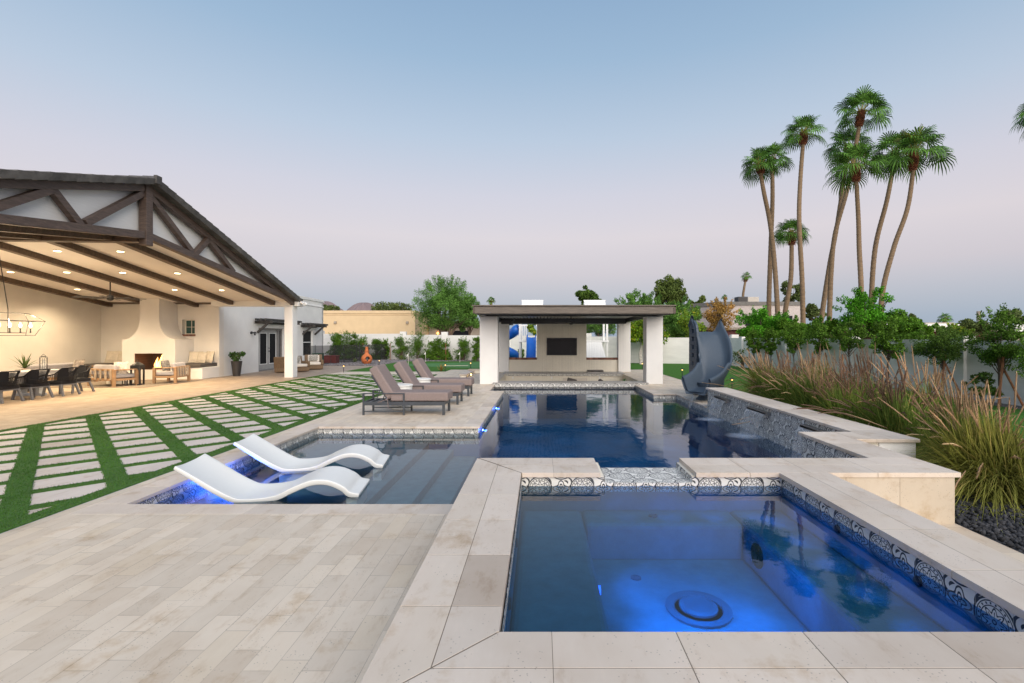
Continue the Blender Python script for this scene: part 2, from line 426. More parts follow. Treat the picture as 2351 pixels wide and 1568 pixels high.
def foam_mat():
    m, nt, bs = new('water_foam'); bs.inputs['Base Color'].default_value = (.7,.8,.95,1); bs.inputs['Roughness'].default_value = .4
    tc_ = nt.nodes.new('ShaderNodeTexCoord'); s = nt.nodes.new('ShaderNodeSeparateXYZ'); nt.links.new(tc_.outputs['Generated'], s.inputs[0])
    x = (E(nt, s.outputs['X'])-.72)*1.6; y = (E(nt, s.outputs['Y'])-.5)*2.0; r = (x*x+y*y).op('SQRT')
    n = E(nt, noise(nt, pos(nt, (1,3,1)), 14, 4)); al = ((r*-1+.95).op('MAXIMUM', 0)*n*.75).op('MINIMUM', .4); nt.links.new(al.o, bs.inputs['Alpha']); return m
M['foam'] = foam_mat()
M['rain'] = thin('rain_strand', (.12,.13,.14), .14, .2)

# ---------------- ground, paving, pools ----------------
def sheet(name, area, holes, z, mat, kind='structure', extra=()):
    xs = sorted({area[0], area[1]} | {h[i] for h in holes for i in (0, 1) if area[0] < h[i] < area[1]})
    ys = sorted({area[2], area[3]} | {h[i] for h in holes for i in (2, 3) if area[2] < h[i] < area[3]})
    mb = MB(); idx = {}
    def vi(x, y):
        if (x, y) not in idx: idx[(x, y)] = len(mb.v); mb.v.append((x, y, z))
        return idx[(x, y)]
    for i in range(len(xs)-1):
        for j in range(len(ys)-1):
            cx, cy = (xs[i]+xs[i+1])/2, (ys[j]+ys[j+1])/2
            if any(h[0] < cx < h[1] and h[2] < cy < h[3] for h in holes): continue
            mb.f.append((vi(xs[i], ys[j]), vi(xs[i+1], ys[j]), vi(xs[i+1], ys[j+1]), vi(xs[i], ys[j+1])))
    o = mb.build(name, mat); return tag(o, kind=kind)
POOL = [(-4.5, 3.6, 5.18, 9.7), (-1.25, 4.35, 9.7, 15.3), (3.6, 4.35, 6.6, 9.7), (-1.25, 3.63, 15.3, 16.16), (-1.74, 3.63, 16.16, 18.3)]
SPA = (-.68, 2.78, 1.65, 5.18); BLOCKR = (2.78, 4.02, 4.6, 5.18); MID = (3.6, 4.02, 5.18, 6.6)
PIT = (-1.7, 4.1, 18.3, 24.4)
TURF = (-10.4, -4.95, 1.5, 23.1)
holes = POOL + [SPA, PIT]
sheet('ground', (-4000, 4000, -200, 9000), holes + [(-9, 5.9, 1.4, 24.9)], -.03, M['ground'])
sheet('deck', (-10.4, 6.0, .2, 26.9), holes + [TURF, (2.78, 6.0, 5.0, 6.6), (4.95, 6.0, 3.3, 13.0), (4.02, 6.0, 3.6, 5.0)], 0, M['deck'])
sheet('patio_paving', (-21, -10.4, 1.5, 30.6), [], 0, M['patio'])
sheet('lawn', (-10.4, 12.3, 25.3, 36.2), [(-5.0, 6.0, 25.0, 26.9)], .006, M['lawn'])
sheet('side_lawn', (6.0, 12.0, 1.0, 25.3), [(6.0, 8.6, 1.0, 15.2)], .006, M['lawn'])
sheet('deck_step', (-10.4, -10.2, 25.3, 25.4), [], .008, M['deck'])
sheet('gravel_bed', (-22, 16, 36.2, 46), [], -.012, M['gravel'])
sheet('gravel_strip', (-22, -10.4, 30.6, 36.2), [], -.012, M['gravel'])
sheet('planting_bed', (4.95, 8.6, 1.0, 15.2), [], -.010, M['lava'])
sheet('planting_soil', (4.02, 4.95, 3.3, 6.15), [], -.008, M['lava'])
sheet('gravel_border', (12.0, 13.2, 1.0, 36.2), [], -.012, M['gravel'])

# putting green patch (an irregular rounded sheet)
pg = []
for k in range(40):
    t = 2*math.pi*k/40; pg.append((-4.4+4.6*math.cos(t)+.5*math.cos(3*t), 31.6+3.2*math.sin(t)+.4*math.sin(2*t), .012))
tag(MB().quad(*pg).build('putting_green', M['green']), kind='structure')

# pool shell
WZ = -.14
def wallstrip(mbt, mbp, p, q, ztile, zbot, ztop):
    mbt.quad((p[0],p[1],ztile), (q[0],q[1],ztile), (q[0],q[1],ztop), (p[0],p[1],ztop))
    mbp.quad((p[0],p[1],zbot), (q[0],q[1],zbot), (q[0],q[1],ztile), (p[0],p[1],ztile))
poly = [(-4.5,5.18),(3.6,5.18),(3.6,6.6),(4.35,6.6),(4.35,15.3),(3.63,15.3),(3.63,18.3),(-1.74,18.3),(-1.74,16.16),(-1.25,16.16),(-1.25,9.7),(-4.5,9.7)]
t_, p_ = MB(), MB()
for i in range(len(poly)):
    a, b = poly[i], poly[(i+1) % len(poly)]
    wallstrip(t_, p_, a, b, -.36, -1.3, -.035)
pool = thing('swimming_pool', 'long dark blue swimming pool with a shallow ledge at its left end', 'pool', (0, 5.18, 0))
def under(o, root): o.parent = root; o.matrix_parent_inverse = Matrix.Translation(root.location).inverted(); return o
under(t_.build('tile_band', M['tile']), pool); under(p_.build('pool_wall', M['deep']), pool)
d = MB(); d.quad((-1.0,5.18,-1.3),(4.4,5.18,-1.3),(4.4,18.3,-1.3),(-1.0,18.3,-1.3)); d.quad((-1.8,9.0,-1.3),(-1.0,9.0,-1.3),(-1.0,18.3,-1.3),(-1.8,18.3,-1.3))
under(d.build('pool_floor', M['deep']), pool)
lg = MB()
for x0, x1, z in ((-4.5,-2.25,-.34), (-2.25,-1.75,-.46), (-1.75,-1.3,-.60), (-1.3,-.95,-.78)):
    lg.box(x0, x1, 5.19, 9.69, -1.29, z)
lg.box(-4.5, -.3, 5.181, 5.19, -1.29, -.34)
under(lg.build('ledge_floor', M['plaster'], bevel=.03), pool)
under(MB().quad((-4.5,5.18,WZ),(-1.25,5.18,WZ),(-1.25,9.7,WZ),(-4.5,9.7,WZ)).build('water', M['ledgew']), pool)['kind'] = 'stuff'
w = MB(); w.quad(*[(x, y, WZ) for x, y in ((-1.25,5.18),(4.35,5.18),(4.35,15.3),(3.63,15.3),(3.63,18.3),(-1.74,18.3),(-1.74,16.16),(-1.25,16.16))])
under(w.build('water', M['water']), pool)['kind'] = 'stuff'

# coping slabs on the deck edge of the pool (one mesh, each slab an island)
def slabs(mb, x0, x1, y0, y1, z0, z1, ln, axis, rows=1, gap=.003):
    """rows x n slabs filling a rectangle; length runs along axis"""
    L = (y1-y0) if axis == 'y' else (x1-x0); n = max(1, round(L/ln)); s = L/n
    Wd = ((x1-x0) if axis == 'y' else (y1-y0))/rows
    for r in range(rows):
        for k in range(n):
            if axis == 'y': mb.box(x0+r*Wd+gap/2, x0+(r+1)*Wd-gap/2, y0+k*s+gap/2, y0+(k+1)*s-gap/2, z0, z1)
            else: mb.box(x0+k*s+gap/2, x0+(k+1)*s-gap/2, y0+r*Wd+gap/2, y0+(r+1)*Wd-gap/2, z0, z1)
c = MB(); z0, z1 = -.04, .0015; q = .30; oh = .03
slabs(c, -4.5-q, -4.5+oh, 5.18, 9.7+q, z0, z1, .6, 'y')
slabs(c, -4.5+oh, -1.25+oh, 9.7-oh, 9.7+q, z0, z1, .6, 'x')
slabs(c, -4.5-q, -.68, 5.18-q, 5.18, z0, z1, .6, 'x')
slabs(c, -1.25-q, -1.25+oh, 9.7+q, 16.16, z0, z1, .6, 'y')
slabs(c, -1.74-q, -1.25-q, 16.16-q, 16.16+oh, z0, z1, .6, 'x')
slabs(c, -1.74-q, -1.74+oh, 16.19, 18.2, z0, z1, .6, 'y')
under(c.build('coping', M['coping'], bevel=.003), pool); c = MB()
slabs(c, 3.63-oh, 3.63+q, 15.3-oh, 18.2, z0, z1, .6, 'y')
slabs(c, 3.63+q, 4.7, 15.3-oh, 15.3+q, z0, z1, .6, 'x')
slabs(c, 4.35-oh, 4.7, 12.55, 15.3-oh, z0, z1, .6, 'y')
under(c.build('coping', M['coping'], bevel=.003), pool)

# blue pool lights
def pool_light(name_label, x, y, z, nx, ny, e, r=.06, off=.22, core=60, col=(.03,.13,1.0)):
    t = thing('underwater_light', name_label, 'pool light', (x, y, z), 0, 'blue lights in the pool walls')
    b = MB(); ax = Vector((nx, ny, 0)); b.tube([(0,0,0), tuple(ax*.02)], r*1.25, 16); b.build('bezel', M['char'], t)
    b = MB(); b.tube([tuple(ax*.018), tuple(ax*.035)], r, 16); b.build('lens', emis('led_blue', (.10,.30,1), core), t)
    l = bpy.data.lights.new('led', 'POINT'); l.energy = e; l.color = col; l.shadow_soft_size = .05
    o = bpy.data.objects.new('led', l); COL.objects.link(o); o.parent = t; o.location = ax*off
    return t
pool_light('bright blue light under the tip of the farther white lounger in the shallow ledge', -4.49, 6.62, -.17, 1, 0, 26, .07)
pool_light('small blue light in the pool edge nearest the corner by the first chaise', -1.235, 10.1, -.15, 1, 0, 2.0, .018, .08, 30)
pool_light('small blue light in the pool edge further along beside the chaises', -1.235, 13.2, -.15, 1, 0, 2.0, .018, .08, 30)

# ---------------- raised spa ----------------
ZS = .5
spa = thing('spa', 'raised square spa glowing blue with travertine coping and patterned tile', 'hot tub', (1.05, 3.4, 0))
def sp(mb, name, mt, **k): return under(mb.build(name, mt, **k), spa)
IX0, IX1, IY0, IY1 = -.176, 2.33, 2.09, 4.63     # inner wall faces
# body of the spa walls (outer shell)
b = MB(); b.box(-.65, IX0-.02, 1.68, 5.16, -1.0, .455); b.box(IX1+.02, 2.75, 1.68, 5.16, -1.0, .455)
b.box(IX0-.02, IX1+.02, 1.68, IY0-.02, -1.0, .455)
b.box(IX0-.02, .62, IY1+.02, 5.16, -1.0, .455); b.box(1.47, IX1+.02, IY1+.02, 5.16, -1.0, .455); b.box(.62, 1.47, IY1+.02, 5.16, -1.0, .375)
sp(b, 'spa_wall', M['cream'])
t = MB()
zt = .455
t.quad((IX0,IY0,.31),(IX0,IY1,.31),(IX0,IY1,zt),(IX0,IY0,zt)); t.quad((IX1,IY0,.31),(IX1,IY1,.31),(IX1,IY1,zt),(IX1,IY0,zt))
t.quad((IX0,IY0,.31),(IX1,IY0,.31),(IX1,IY0,zt),(IX0,IY0,zt))
t.quad((IX0,IY1,.31),(.62,IY1,.31),(.62,IY1,zt),(IX0,IY1,zt)); t.quad((1.47,IY1,.31),(IX1,IY1,.31),(IX1,IY1,zt),(1.47,IY1,zt))
t.quad((.62,IY1,.31),(1.47,IY1,.31),(1.47,IY1,.398),(.62,IY1,.398))
t.quad((.62,IY1,.398),(1.47,IY1,.398),(1.47,5.165,.398),(.62,5.165,.398))      # spillway top
t.quad((.624,IY1,.398),(.624,5.165,.398),(.624,5.165,zt),(.624,IY1,zt)); t.quad((1.466,IY1,.398),(1.466,5.165,.398),(1.466,5.165,zt),(1.466,IY1,zt))
t.quad((-.65,5.165,-.4),(2.78,5.165,-.4),(2.78,5.165,.395),(-.65,5.165,.395)); t.quad((-.65,5.165,.395),(.62,5.165,.395),(.62,5.165,zt),(-.65,5.165,zt)); t.quad((1.47,5.165,.395),(2.78,5.165,.395),(2.78,5.165,zt),(1.47,5.165,zt))
t.quad((-.655,5.18,-.3),(-.655,1.68,-.3),(-.655,1.68,zt),(-.655,5.18,zt))
sp(t, 'tile_band', M['tile'])
# basin: wall plaster, bench, foot well
s_ = MB()
for (a0, a1) in (((IX0,IY0),(IX0,IY1)), ((IX0,IY1),(IX1,IY1)), ((IX1,IY1),(IX1,IY0)), ((IX1,IY0),(IX0,IY0))):
    s_.quad((a0[0],a0[1],-.6),(a1[0],a1[1],-.6),(a1[0],a1[1],.31),(a0[0],a0[1],.31))
BZ, FZ = .14, -.16
WX0, WX1, WY0, WY1 = .40, 1.82, 1.9, 4.27
s_.box(IX0, WX0, IY0, IY1, -.6, BZ); s_.box(WX1, IX1, IY0, IY1, -.6, BZ); s_.box(WX0, WX1, WY1, IY1, -.6, BZ)
s_.box(WX0, WX1, IY0, WY1, -.6, FZ)
sp(s_, 'spa_basin', M['plaster'], bevel=.05, seg=3)
SW = .365
sp(MB().quad((IX0,IY0,SW),(IX1,IY0,SW),(IX1,IY1,SW),(IX0,IY1,SW)), 'water', M['spaw'])['kind'] = 'stuff'
# drain covers, suction grilles and jets
dc = MB(); dc.lathe([(.0,0),(.23,0),(.23,.014),(.20,.016),(.17,.012),(.165,-.0)], (1.14, 3.45, FZ+.004), 40)
o = sp(dc, 'drain_cover', mat('pale_ring', (.075,.125,.145), .6), smooth=False)
dc = MB(); dc.lathe([(.0,.035),(.10,.034),(.135,.026),(.135,.012),(.0,.012)][::-1], (1.14, 3.45, FZ+.004), 40); sp(dc, 'drain_lid', mat('drain_lid', (.08,.135,.155), .6), smooth=False)
for (x, y, z, ax, r) in ((WX1-.004, 4.0, -.02, 'x', .10), (WX0+.004, 2.72, 0.0, 'x', .10)):
    g = MB(); sg = -1 if x > 1 else 1
    g.tube([(x, y, z), (x+sg*.012, y, z)], r, 28)
    for k in range(28):
        t0 = 2*math.pi*k/28; g.beam((x+sg*.015, y+math.cos(t0)*.05, z+math.sin(t0)*.05), (x+sg*.015, y+math.cos(t0)*.092, z+math.sin(t0)*.092), .006, .008, (1,0,0))
    g.tube([(x+sg*.012, y, z), (x+sg*.022, y, z)], .035, 16)
    sp(g, 'suction_grille', M['cblack'])
for (x, y, z, n) in ((IX1-.002, 2.95, .30, -1), (IX1-.002, 3.75, .30, -1), (IX0+.002, 2.7, .30, 1), (IX0+.002, 3.5, .30, 1)):
    g = MB(); g.tube([(x, y, z), (x+n*.012, y, z)], [.034, .028], 18); sp(g, 'jet', M['cblack'])
for (x, y) in ((1.05, 4.45), (.78, 3.9), (1.5, 2.9)):
    g = MB(); g.lathe([(0,0),(.042,0),(.042,.008),(.030,.010),(.028,.004)], (x, y, (BZ if y > WY1 else FZ)+.003), 20); sp(g, 'floor_fitting', mat('fitting', (.06,.10,.12), .5))
for (x, y, z, e, ax_, ay_, az_, cn_) in ((.50, 2.5, .28, 16, 1,0,-.75,100), (.50, 3.1, .28, 16, 1,0,-.75,100), (.50, 3.7, .28, 12, 1,0,-.75,100), (1.70, 2.5, .28, 10, -1,0,-.8,100), (1.70, 3.3, .28, 10, -1,0,-.8,100), (1.1, 3.0, .30, 12, 0,1,-.75,100), (.7, 3.0, .30, 10, .2,1,-.75,100), (1.5, 3.0, .30, 12, .3,1,-.75,100), (1.1, 3.4, .30, 8, 0,-1,-.8,110), (1.9, 2.3, .33, 3, 1,0,-.55,58), (1.9, 2.7, .33, 3, 1,0,-.55,58), (1.9, 3.1, .33, 3, 1,0,-.55,58), (1.9, 3.5, .33, 3, 1,0,-.55,58), (1.9, 3.9, .33, 3, 1,0,-.55,58), (1.9, 4.3, .33, 3, 1,0,-.55,58), (2.0, 4.2, .33, 3, 0,1,-.55,58), (1.6, 4.2, .33, 3, 0,1,-.55,58), (1.2, 4.2, .33, 2.4, 0,1,-.55,58), (.8, 4.2, .33, 1.2, 0,1,-.55,58)):  # spots added in open water to spread the blue glow, no fixtures here
    l = bpy.data.lights.new('led', 'SPOT'); l.energy = e*(1.75 if cn_ > 90 else 1.6); l.color = (.002,.22,1.0); l.shadow_soft_size = .06; l.spot_size = R(cn_); l.spot_blend = .8 if cn_ > 90 else .5
    o = bpy.data.objects.new('led', l); COL.objects.link(o); o.location = (x, y, z); o.rotation_euler = Vector((ax_, ay_, az_)).to_track_quat('-Z', 'Y').to_euler(); under(o, spa)
g = MB(); g.tube([(WX0+.002, 3.3, .06), (WX0+.016, 3.3, .06)], .030, 20); sp(g, 'lens', emis('spa_led', (.03,.14,1), 2.5))
# spa coping, mitred corners
cp = MB(); a, b = .455, ZS; g = .002
def mitre(x0, x1, y0, y1, rows, side, n):
    pass
xo, xi = -.68, -.18; yo, yi = 1.65, 2.12; xI, xO = 2.30, 2.78; yB, yb = 5.18, 4.605
def prism(pts):  # plan polygon -> slab
    cp.extr([(x, y, a) for x, y in pts], (0, 0, b-a))
ys = [yi+.2, 2.866, 3.42, 3.97, 4.53]
for r in range(2):
    x0 = xo+.25*r+g; x1 = xo+.25*(r+1)-g
    for k in range(4): cp.box(x0, x1, ys[k]+g, ys[k+1]-g, a, b)
# corner near-left
xm = (xo+xi)/2; ym = (yo+yi)/2
prism([(xo+g, yo+.006), (xm-g, ym+.004), (xm-g, ys[0]-g), (xo+g, ys[0]-g)]); prism([(xm+g, ym+.008), (xi-g, yi+.004), (xi-g, ys[0]-g), (xm+g, ys[0]-g)])
prism([(xo+.004, yo+g), (0.05, yo+g), (0.05, ym-g), (xm+.003, ym-g)]); prism([(xm+.006, ym+g), (.05, ym+g), (.05, yi-g), (xi+.003, yi-g)])
xs = [.05, .60, 1.16, 1.72, 2.28]
for k in range(4):
    cp.box(xs[k]+g, xs[k+1]-g, yo+g, ym-g, a, b); cp.box(xs[k]+g, xs[k+1]-g, ym+g, yi-g, a, b)
cp.box(2.28+g, 2.78-g, yo+g, ym-g, a, b); cp.box(2.28+g, 2.78-g, ym+g, yi-g, a, b)
# right side
ys2 = [yi, 2.68, 3.25, 3.82, yb]
for r in range(2):
    for k in range(4): cp.box(xI+.24*r+g, xI+.24*(r+1)-g, ys2[k]+g, ys2[k+1]-g, a, b)
# back-left corner and return
prism([(xo+g, ys[4]+g), (xm-g, ys[4]+g), (xm-g, 4.89), (xo+g, yB-.01)]); prism([(xm+g, ys[4]+g), (xi-g, ys[4]+g), (xi-g, yb), (xm+g, 4.88)])
prism([(xo+.02, yB-g), (xm+.015, 4.90+g), (.13, 4.90+g), (.13, yB-g)]); prism([(xm+.02, 4.89), (xi+.01, yb+g), (.13, yb+g), (.13, 4.90-g)])
for r in range(2):
    y0 = yb+.2875*r+g; y1 = yb+.2875*(r+1)-g
    cp.box(.13+g, .58, y0, y1, a, b)
    for x0, x1 in ((1.5, 2.02), (2.02, 2.60), (2.60, 3.25), (3.25, 4.05)): cp.box(x0+g, x1-g, y0, y1, a, b)
sp(cp, 'coping', M['coping'], bevel=.0012, seg=1)
M['grout'] = mat('grout', (.20,.165,.13), .9)
gr = MB(); gr.box(xo+.01, xi-.01, yo+.01, yB-.01, a+.004, b-.0010); gr.box(xI+.01, xO-.01, yi+.01, yb+.01, a+.004, b-.0010); gr.box(xi-.01, xO-.01, yo+.01, yi-.01, a+.004, b-.0010); gr.box(xi-.01, .575, yb+.01, yB-.01, a+.004, b-.0010); gr.box(1.51, 4.04, yb+.01, yB-.01, a+.004, b-.0010)
sp(gr, 'grout', M['grout'])

# ---------------- planter block and intermediate wall ----------------
blk = thing('low_wall', 'travertine clad block joining the spa to the waterfall wall', 'wall', (3.4, 4.9, 0))
k_ = MB(); k_.box(3.985, 4.352, 6.165, 6.58, -.4, .452); k_.box(2.80, 3.99, 4.64, 5.17, -.4, .455); k_.box(3.6, 3.99, 5.17, 6.58, -1.2, .455)
o = under(k_.build('core', M['cream']), blk)
k_ = MB()
for x0, x1 in ((2.79, 2.95), (2.95, 3.47), (3.47, 4.0)): k_.box(x0+.0015, x1-.0015, 4.62, 4.64, -.02, .455)
for y0, y1 in ((4.64, 5.2), (5.2, 5.8), (5.8, 6.14)): k_.box(3.99, 4.01, y0+.002, y1-.002, -.02, .455)
under(k_.build('stone_cladding', M['slab']), blk)
k_ = MB(); k_.quad((3.592,5.18,-.4),(3.592,6.58,-.4),(3.592,6.58,.455),(3.592,5.18,.455)); k_.quad((3.592,6.585,-.4),(4.34,6.585,-.4),(4.34,6.585,.455),(3.592,6.585,.455))
k_.quad((2.78,5.172,-.4),(3.6,5.172,-.4),(3.6,5.172,.455),(2.78,5.172,.455))
under(k_.build('tile_facing', M['tile']), blk)
k_ = MB(); slabs(k_, 3.56, 4.05, 5.18, 6.62, a, b, .58, 'y', 1); k_.box(4.053, 4.309, 6.13, 6.62, a, b)
under(k_.build('coping', M['coping'], bevel=.005), blk)

ww = thing('waterfall_wall', 'long raised wall faced with patterned tile and three spouts', 'wall', (4.6, 6.2, 0))
k_ = MB(); k_.box(4.36, 4.83, 6.16, 12.44, -1.2, .455); under(k_.build('wall_body', M['stucco']), ww)
k_ = MB(); k_.quad((4.352,6.4,-.5),(4.352,12.44,-.5),(4.352,12.44,.455),(4.352,6.4,.455)); k_.quad((4.35,12.445,-.1),(4.84,12.445,-.1),(4.84,12.445,.455),(4.35,12.445,.455))
under(k_.build('tile_facing', M['tile']), ww)
k_ = MB(); slabs(k_, 4.31, 4.87, 6.13, 12.48, a, b, .62, 'y', 1); under(k_.build('coping', M['coping'], bevel=.005), ww)
def spout(yc, label, wd):
    t = thing('water_spout', label, 'water feature', (4.35, yc, .33), 0, 'steel spouts in the waterfall wall')
    b_ = MB(); b_.box(-.10, 0.0, -wd/2-.03, wd/2+.03, .0, .012); b_.box(-.10, 0.0, -wd/2-.03, wd/2+.03, .045, .057); b_.box(-.10,0,-wd/2-.03,-wd/2-.018,.012,.045); b_.box(-.10,0,wd/2+.018,wd/2+.03,.012,.045)
    b_.build('lip', M['steel'], t)
    def fn(u, v):
        x = -.10-.15*math.sqrt(u)*1.0; z = .012-u*(.33+.012-WZ-.002) if False else .012-u*(.33-WZ+.012)
        w2 = wd/2*(1-.06*u); return (x-.02*u, -w2+2*w2*v, z)
    b_ = MB().grid(fn, 14, 10); o = b_.build('water_sheet', M['sheet'], t, smooth=True)
    f = MB(); 
    for r in range(2):
        f.add([(-.40+.42*math.cos(q), (.50*wd)*math.sin(q), WZ-.33+.002+.003*r) for q in [2*math.pi*j/20 for j in range(20)]], [tuple(range(20))])
    f.build('splash', M['foam'], t)
spout(11.35, 'water sheet falling from the spout at the far end of the tiled wall', .72)
spout(9.45, 'water sheet falling from the middle spout of the tiled wall', .78)
spout(7.42, 'water sheet falling from the nearest spout half hidden by the coping', .80)

# ---------------- turf and pavers ----------------
tag(MB().quad((TURF[0],TURF[2],.002),(TURF[1],TURF[2],.002),(TURF[1],TURF[3],.002),(TURF[0],TURF[3],.002)).build('turf_base', M['turf']), kind='structure')
PU, PV = .85, .735; SQ = .635; SV = .575; r2 = math.sqrt(.5)
OFFU = .50   # band centre lines at (X+Y)/sqrt2 = OFFU + k*PU
inner = (TURF[0]+.18, TURF[1]-.20, TURF[2]+.2, TURF[3]-.15)
def clip(poly, rect):
    for ax, lim, sg in ((0, rect[0], 1), (0, rect[1], -1), (1, rect[2], 1), (1, rect[3], -1)):
        out_ = []
        for i in range(len(poly)):
            p, q = poly[i], poly[(i+1) % len(poly)]; ip = (p[ax]-lim)*sg >= 0; iq = (q[ax]-lim)*sg >= 0
            if ip: out_.append(p)
            if ip != iq:
                t = (lim-p[ax])/(q[ax]-p[ax]); out_.append((p[0]+t*(q[0]-p[0]), p[1]+t*(q[1]-p[1])))
        poly = out_
        if not poly: return []
    return poly
pv = MB()
for i in range(-30, 40):
    for j in range(-10, 60):
        uc = OFFU+(i+.5)*PU; vc = (j+.5)*PV     # u = (X+Y)/sqrt2, v = (Y-X)/sqrt2
        pl = []
        for du, dv in ((-SQ/2,-SV/2),(SQ/2,-SV/2),(SQ/2,SV/2),(-SQ/2,SV/2)):
            u, v = uc+du, vc+dv; pl.append(((u-v)*r2, (u+v)*r2))
        pl = clip(pl, inner)
        if len(pl) >= 3:
            A = .5*abs(sum(pl[k][0]*pl[(k+1)%len(pl)][1]-pl[(k+1)%len(pl)][0]*pl[k][1] for k in range(len(pl))))
            if A > .01: pv.extr([(x, y, .0025) for x, y in pl], (0, 0, .004))
tag(pv.build('stepping_pavers', M['paver']), kind='structure')
tb_ = MB(); TH = .017
def strip(u0, u1, v0, v1, rect=inner):
    pl = clip([((u-v)*r2, (u+v)*r2) for u, v in ((u0, v0), (u1, v0), (u1, v1), (u0, v1))], rect)
    if len(pl) >= 3: tb_.extr([(x, y, .003) for x, y in pl], (0, 0, TH-.003))
for i in range(-30, 40):
    uc = OFFU+(i+.5)*PU; strip(uc+SQ/2, uc+PU-SQ/2, -9, 45)
    for j in range(-10, 60):
        vc = (j+.5)*PV; strip(uc-SQ/2+.001, uc+SQ/2-.001, vc+SV/2, vc+PV-SV/2)
for x0, x1, y0, y1 in ((TURF[0], inner[0], TURF[2], TURF[3]), (inner[1], TURF[1], TURF[2], TURF[3]), (inner[0], inner[1], inner[3], TURF[3])): tb_.box(x0, x1, y0, y1, .003, TH)
tag(tb_.build('turf_strips', M['turf']), kind='structure')
# turf blades
n = 420000
X = rng.uniform(TURF[0], TURF[1], n); Y = TURF[2]+1.2+(TURF[3]-TURF[2]-1.2)*rng.uniform(0, 1, n)**1.9
u = (X+Y)*r2; v = (Y-X)*r2
fu = np.abs(((u-OFFU)/PU) % 1 - .5)*PU; fv = np.abs((v/PV) % 1 - .5)*PV
onp = (fu < SQ/2-.012) & (fv < SV/2-.012) & (X > inner[0]+.01) & (X < inner[1]-.01) & (Y > inner[2]) & (Y < inner[3]-.01)
X, Y = X[~onp], Y[~onp]; n = len(X)
k = 1+np.clip((Y-6)/12, 0, 1.2); a = rng.uniform(0, 6.283, n); w_ = .0032*k; h_ = rng.uniform(.020, .032, n)*(1+.15*k)
dx, dy = np.cos(a)*w_, np.sin(a)*w_; lx, ly = rng.normal(0, .010, n), rng.normal(0, .010, n)
V = np.stack([np.stack([X-dx, Y-dy, np.full(n, .012)], 1), np.stack([X+dx, Y+dy, np.full(n, .012)], 1), np.stack([X+lx, Y+ly, h_], 1)], 1).reshape(-1, 3)
tag(npmesh('artificial_grass', V, np.arange(3*n).reshape(-1, 3), M['blade']), kind='stuff', cat='grass', label='green artificial grass filling the diagonal gaps between square pavers')

# lava rock pieces beside the planter
def rocks(n, x0, x1, y0, y1, s0, s1, name, mt, label):
    ico = [(0,0,1),(.89,0,.45),(.28,.85,.45),(-.72,.53,.45),(-.72,-.53,.45),(.28,-.85,.45),(.72,.53,-.45),(-.28,.85,-.45),(-.89,0,-.45),(-.28,-.85,-.45),(.72,-.53,-.45),(0,0,-1)]
    fc = [(0,1,2),(0,2,3),(0,3,4),(0,4,5),(0,5,1),(1,6,2),(2,7,3),(3,8,4),(4,9,5),(5,10,1),(6,7,2),(7,8,3),(8,9,4),(9,10,5),(10,6,1),(11,7,6),(11,8,7),(11,9,8),(11,10,9),(11,6,10)]
    I = np.array(ico); c = np.stack([rng.uniform(x0, x1, n), rng.uniform(y0, y1, n), rng.uniform(-.01, .015, n)], 1)
    s = rng.uniform(s0, s1, (n, 1, 1)); sc = rng.uniform(.6, 1.3, (n, 1, 3)); jt = rng.uniform(.75, 1.25, (n, 12, 1))
    V = c[:, None, :] + I[None]*s*sc*jt
    Fq = (np.array(fc)[None]+12*np.arange(n)[:, None, None]).reshape(-1, 3)
    tag(npmesh(name, V.reshape(-1, 3), Fq, mt), label, 'gravel', kind='stuff')
rocks(9000, 4.04, 6.6, 3.3, 6.3, .012, .028, 'lava_gravel', M['lava'], 'dark lava gravel beside the travertine block')
rocks(5000, -14, 12, 36.3, 38.5, .03, .07, 'wall_gravel', mat('gravel_stone', (.15,.14,.145), .9, .2, 5, island=.4), 'grey gravel along the foot of the white garden wall')
rocks(3000, -16, -10.4, 30.7, 37, .03, .07, 'bed_gravel', mat('gravel_stone', (.15,.14,.145), .9, .2, 5, island=.4), 'grey gravel around the clay chiminea')

# ---------------- house ----------------
HR = R(3.15); HO = Vector((-11.2, 21.5, 0))
HM = Matrix.Translation(HO) @ Matrix.Rotation(HR, 4, 'Z'); HI = HM.inverted()
house = thing('house', 'white stucco house with an open gabled patio roof on the left', 'house', HO, HR)
YR, ZR, ZE, ZW = -8.6, 5.96, 3.47, 3.3            # ridge, eave
XB, XD, YW, YE, ZP = -8.6, -3.45, .6, 12.6, 4.42
XL = -8.6
SL = (ZR-ZE)/(-YR)
def zroof(y): return ZR - SL*abs(y-YR)
CB, CS = 4.58, .134
def zceil(y): return CB - CS*abs(y-YR)
def hp(mb, name, mt, **k): return mb.build(name, mt, house, **k)
# column and header
b = MB().box(-.25, .12, -.05, .42, 0, 3.199); hp(b, 'column', M['stucco'], bevel=.02)
b = MB().box(-3.45, .12, .0, .40, 3.20, 3.46); hp(b, 'header', M['stucco'], bevel=.015)
b = MB().box(.121, .34, .02, .58, 3.22, 3.42); hp(b, 'eave_return', M['stucco'], bevel=.015)
# walls of the patio room and wing
b = MB()
b.box(XB-.25, XB, -17, YW, 0, 5.4)                                  # back wall
b.box(-6.0, -5.25, YW, YW+.3, 0, 3.75) ; 
# fireplace wall with niche window hole x -5.35..-4.85, z 1.94..2.6
nx0, nx1, nz0, nz1 = -5.08, -4.52, 1.95, 2.62
for x0, x1, z0, z1 in ((XB, nx0, 0, 4.3), (nx1, XD, 0, 4.3), (nx0, nx1, 0, nz0), (nx0, nx1, nz1, 4.3)): b.box(x0, x1, YW, YW+.35, z0, z1)
hp(b, 'patio_wall', mat('patio_stucco', (.74,.71,.66), .85, .05, 1.2, bmp=.4, bsc=45))
b = MB()
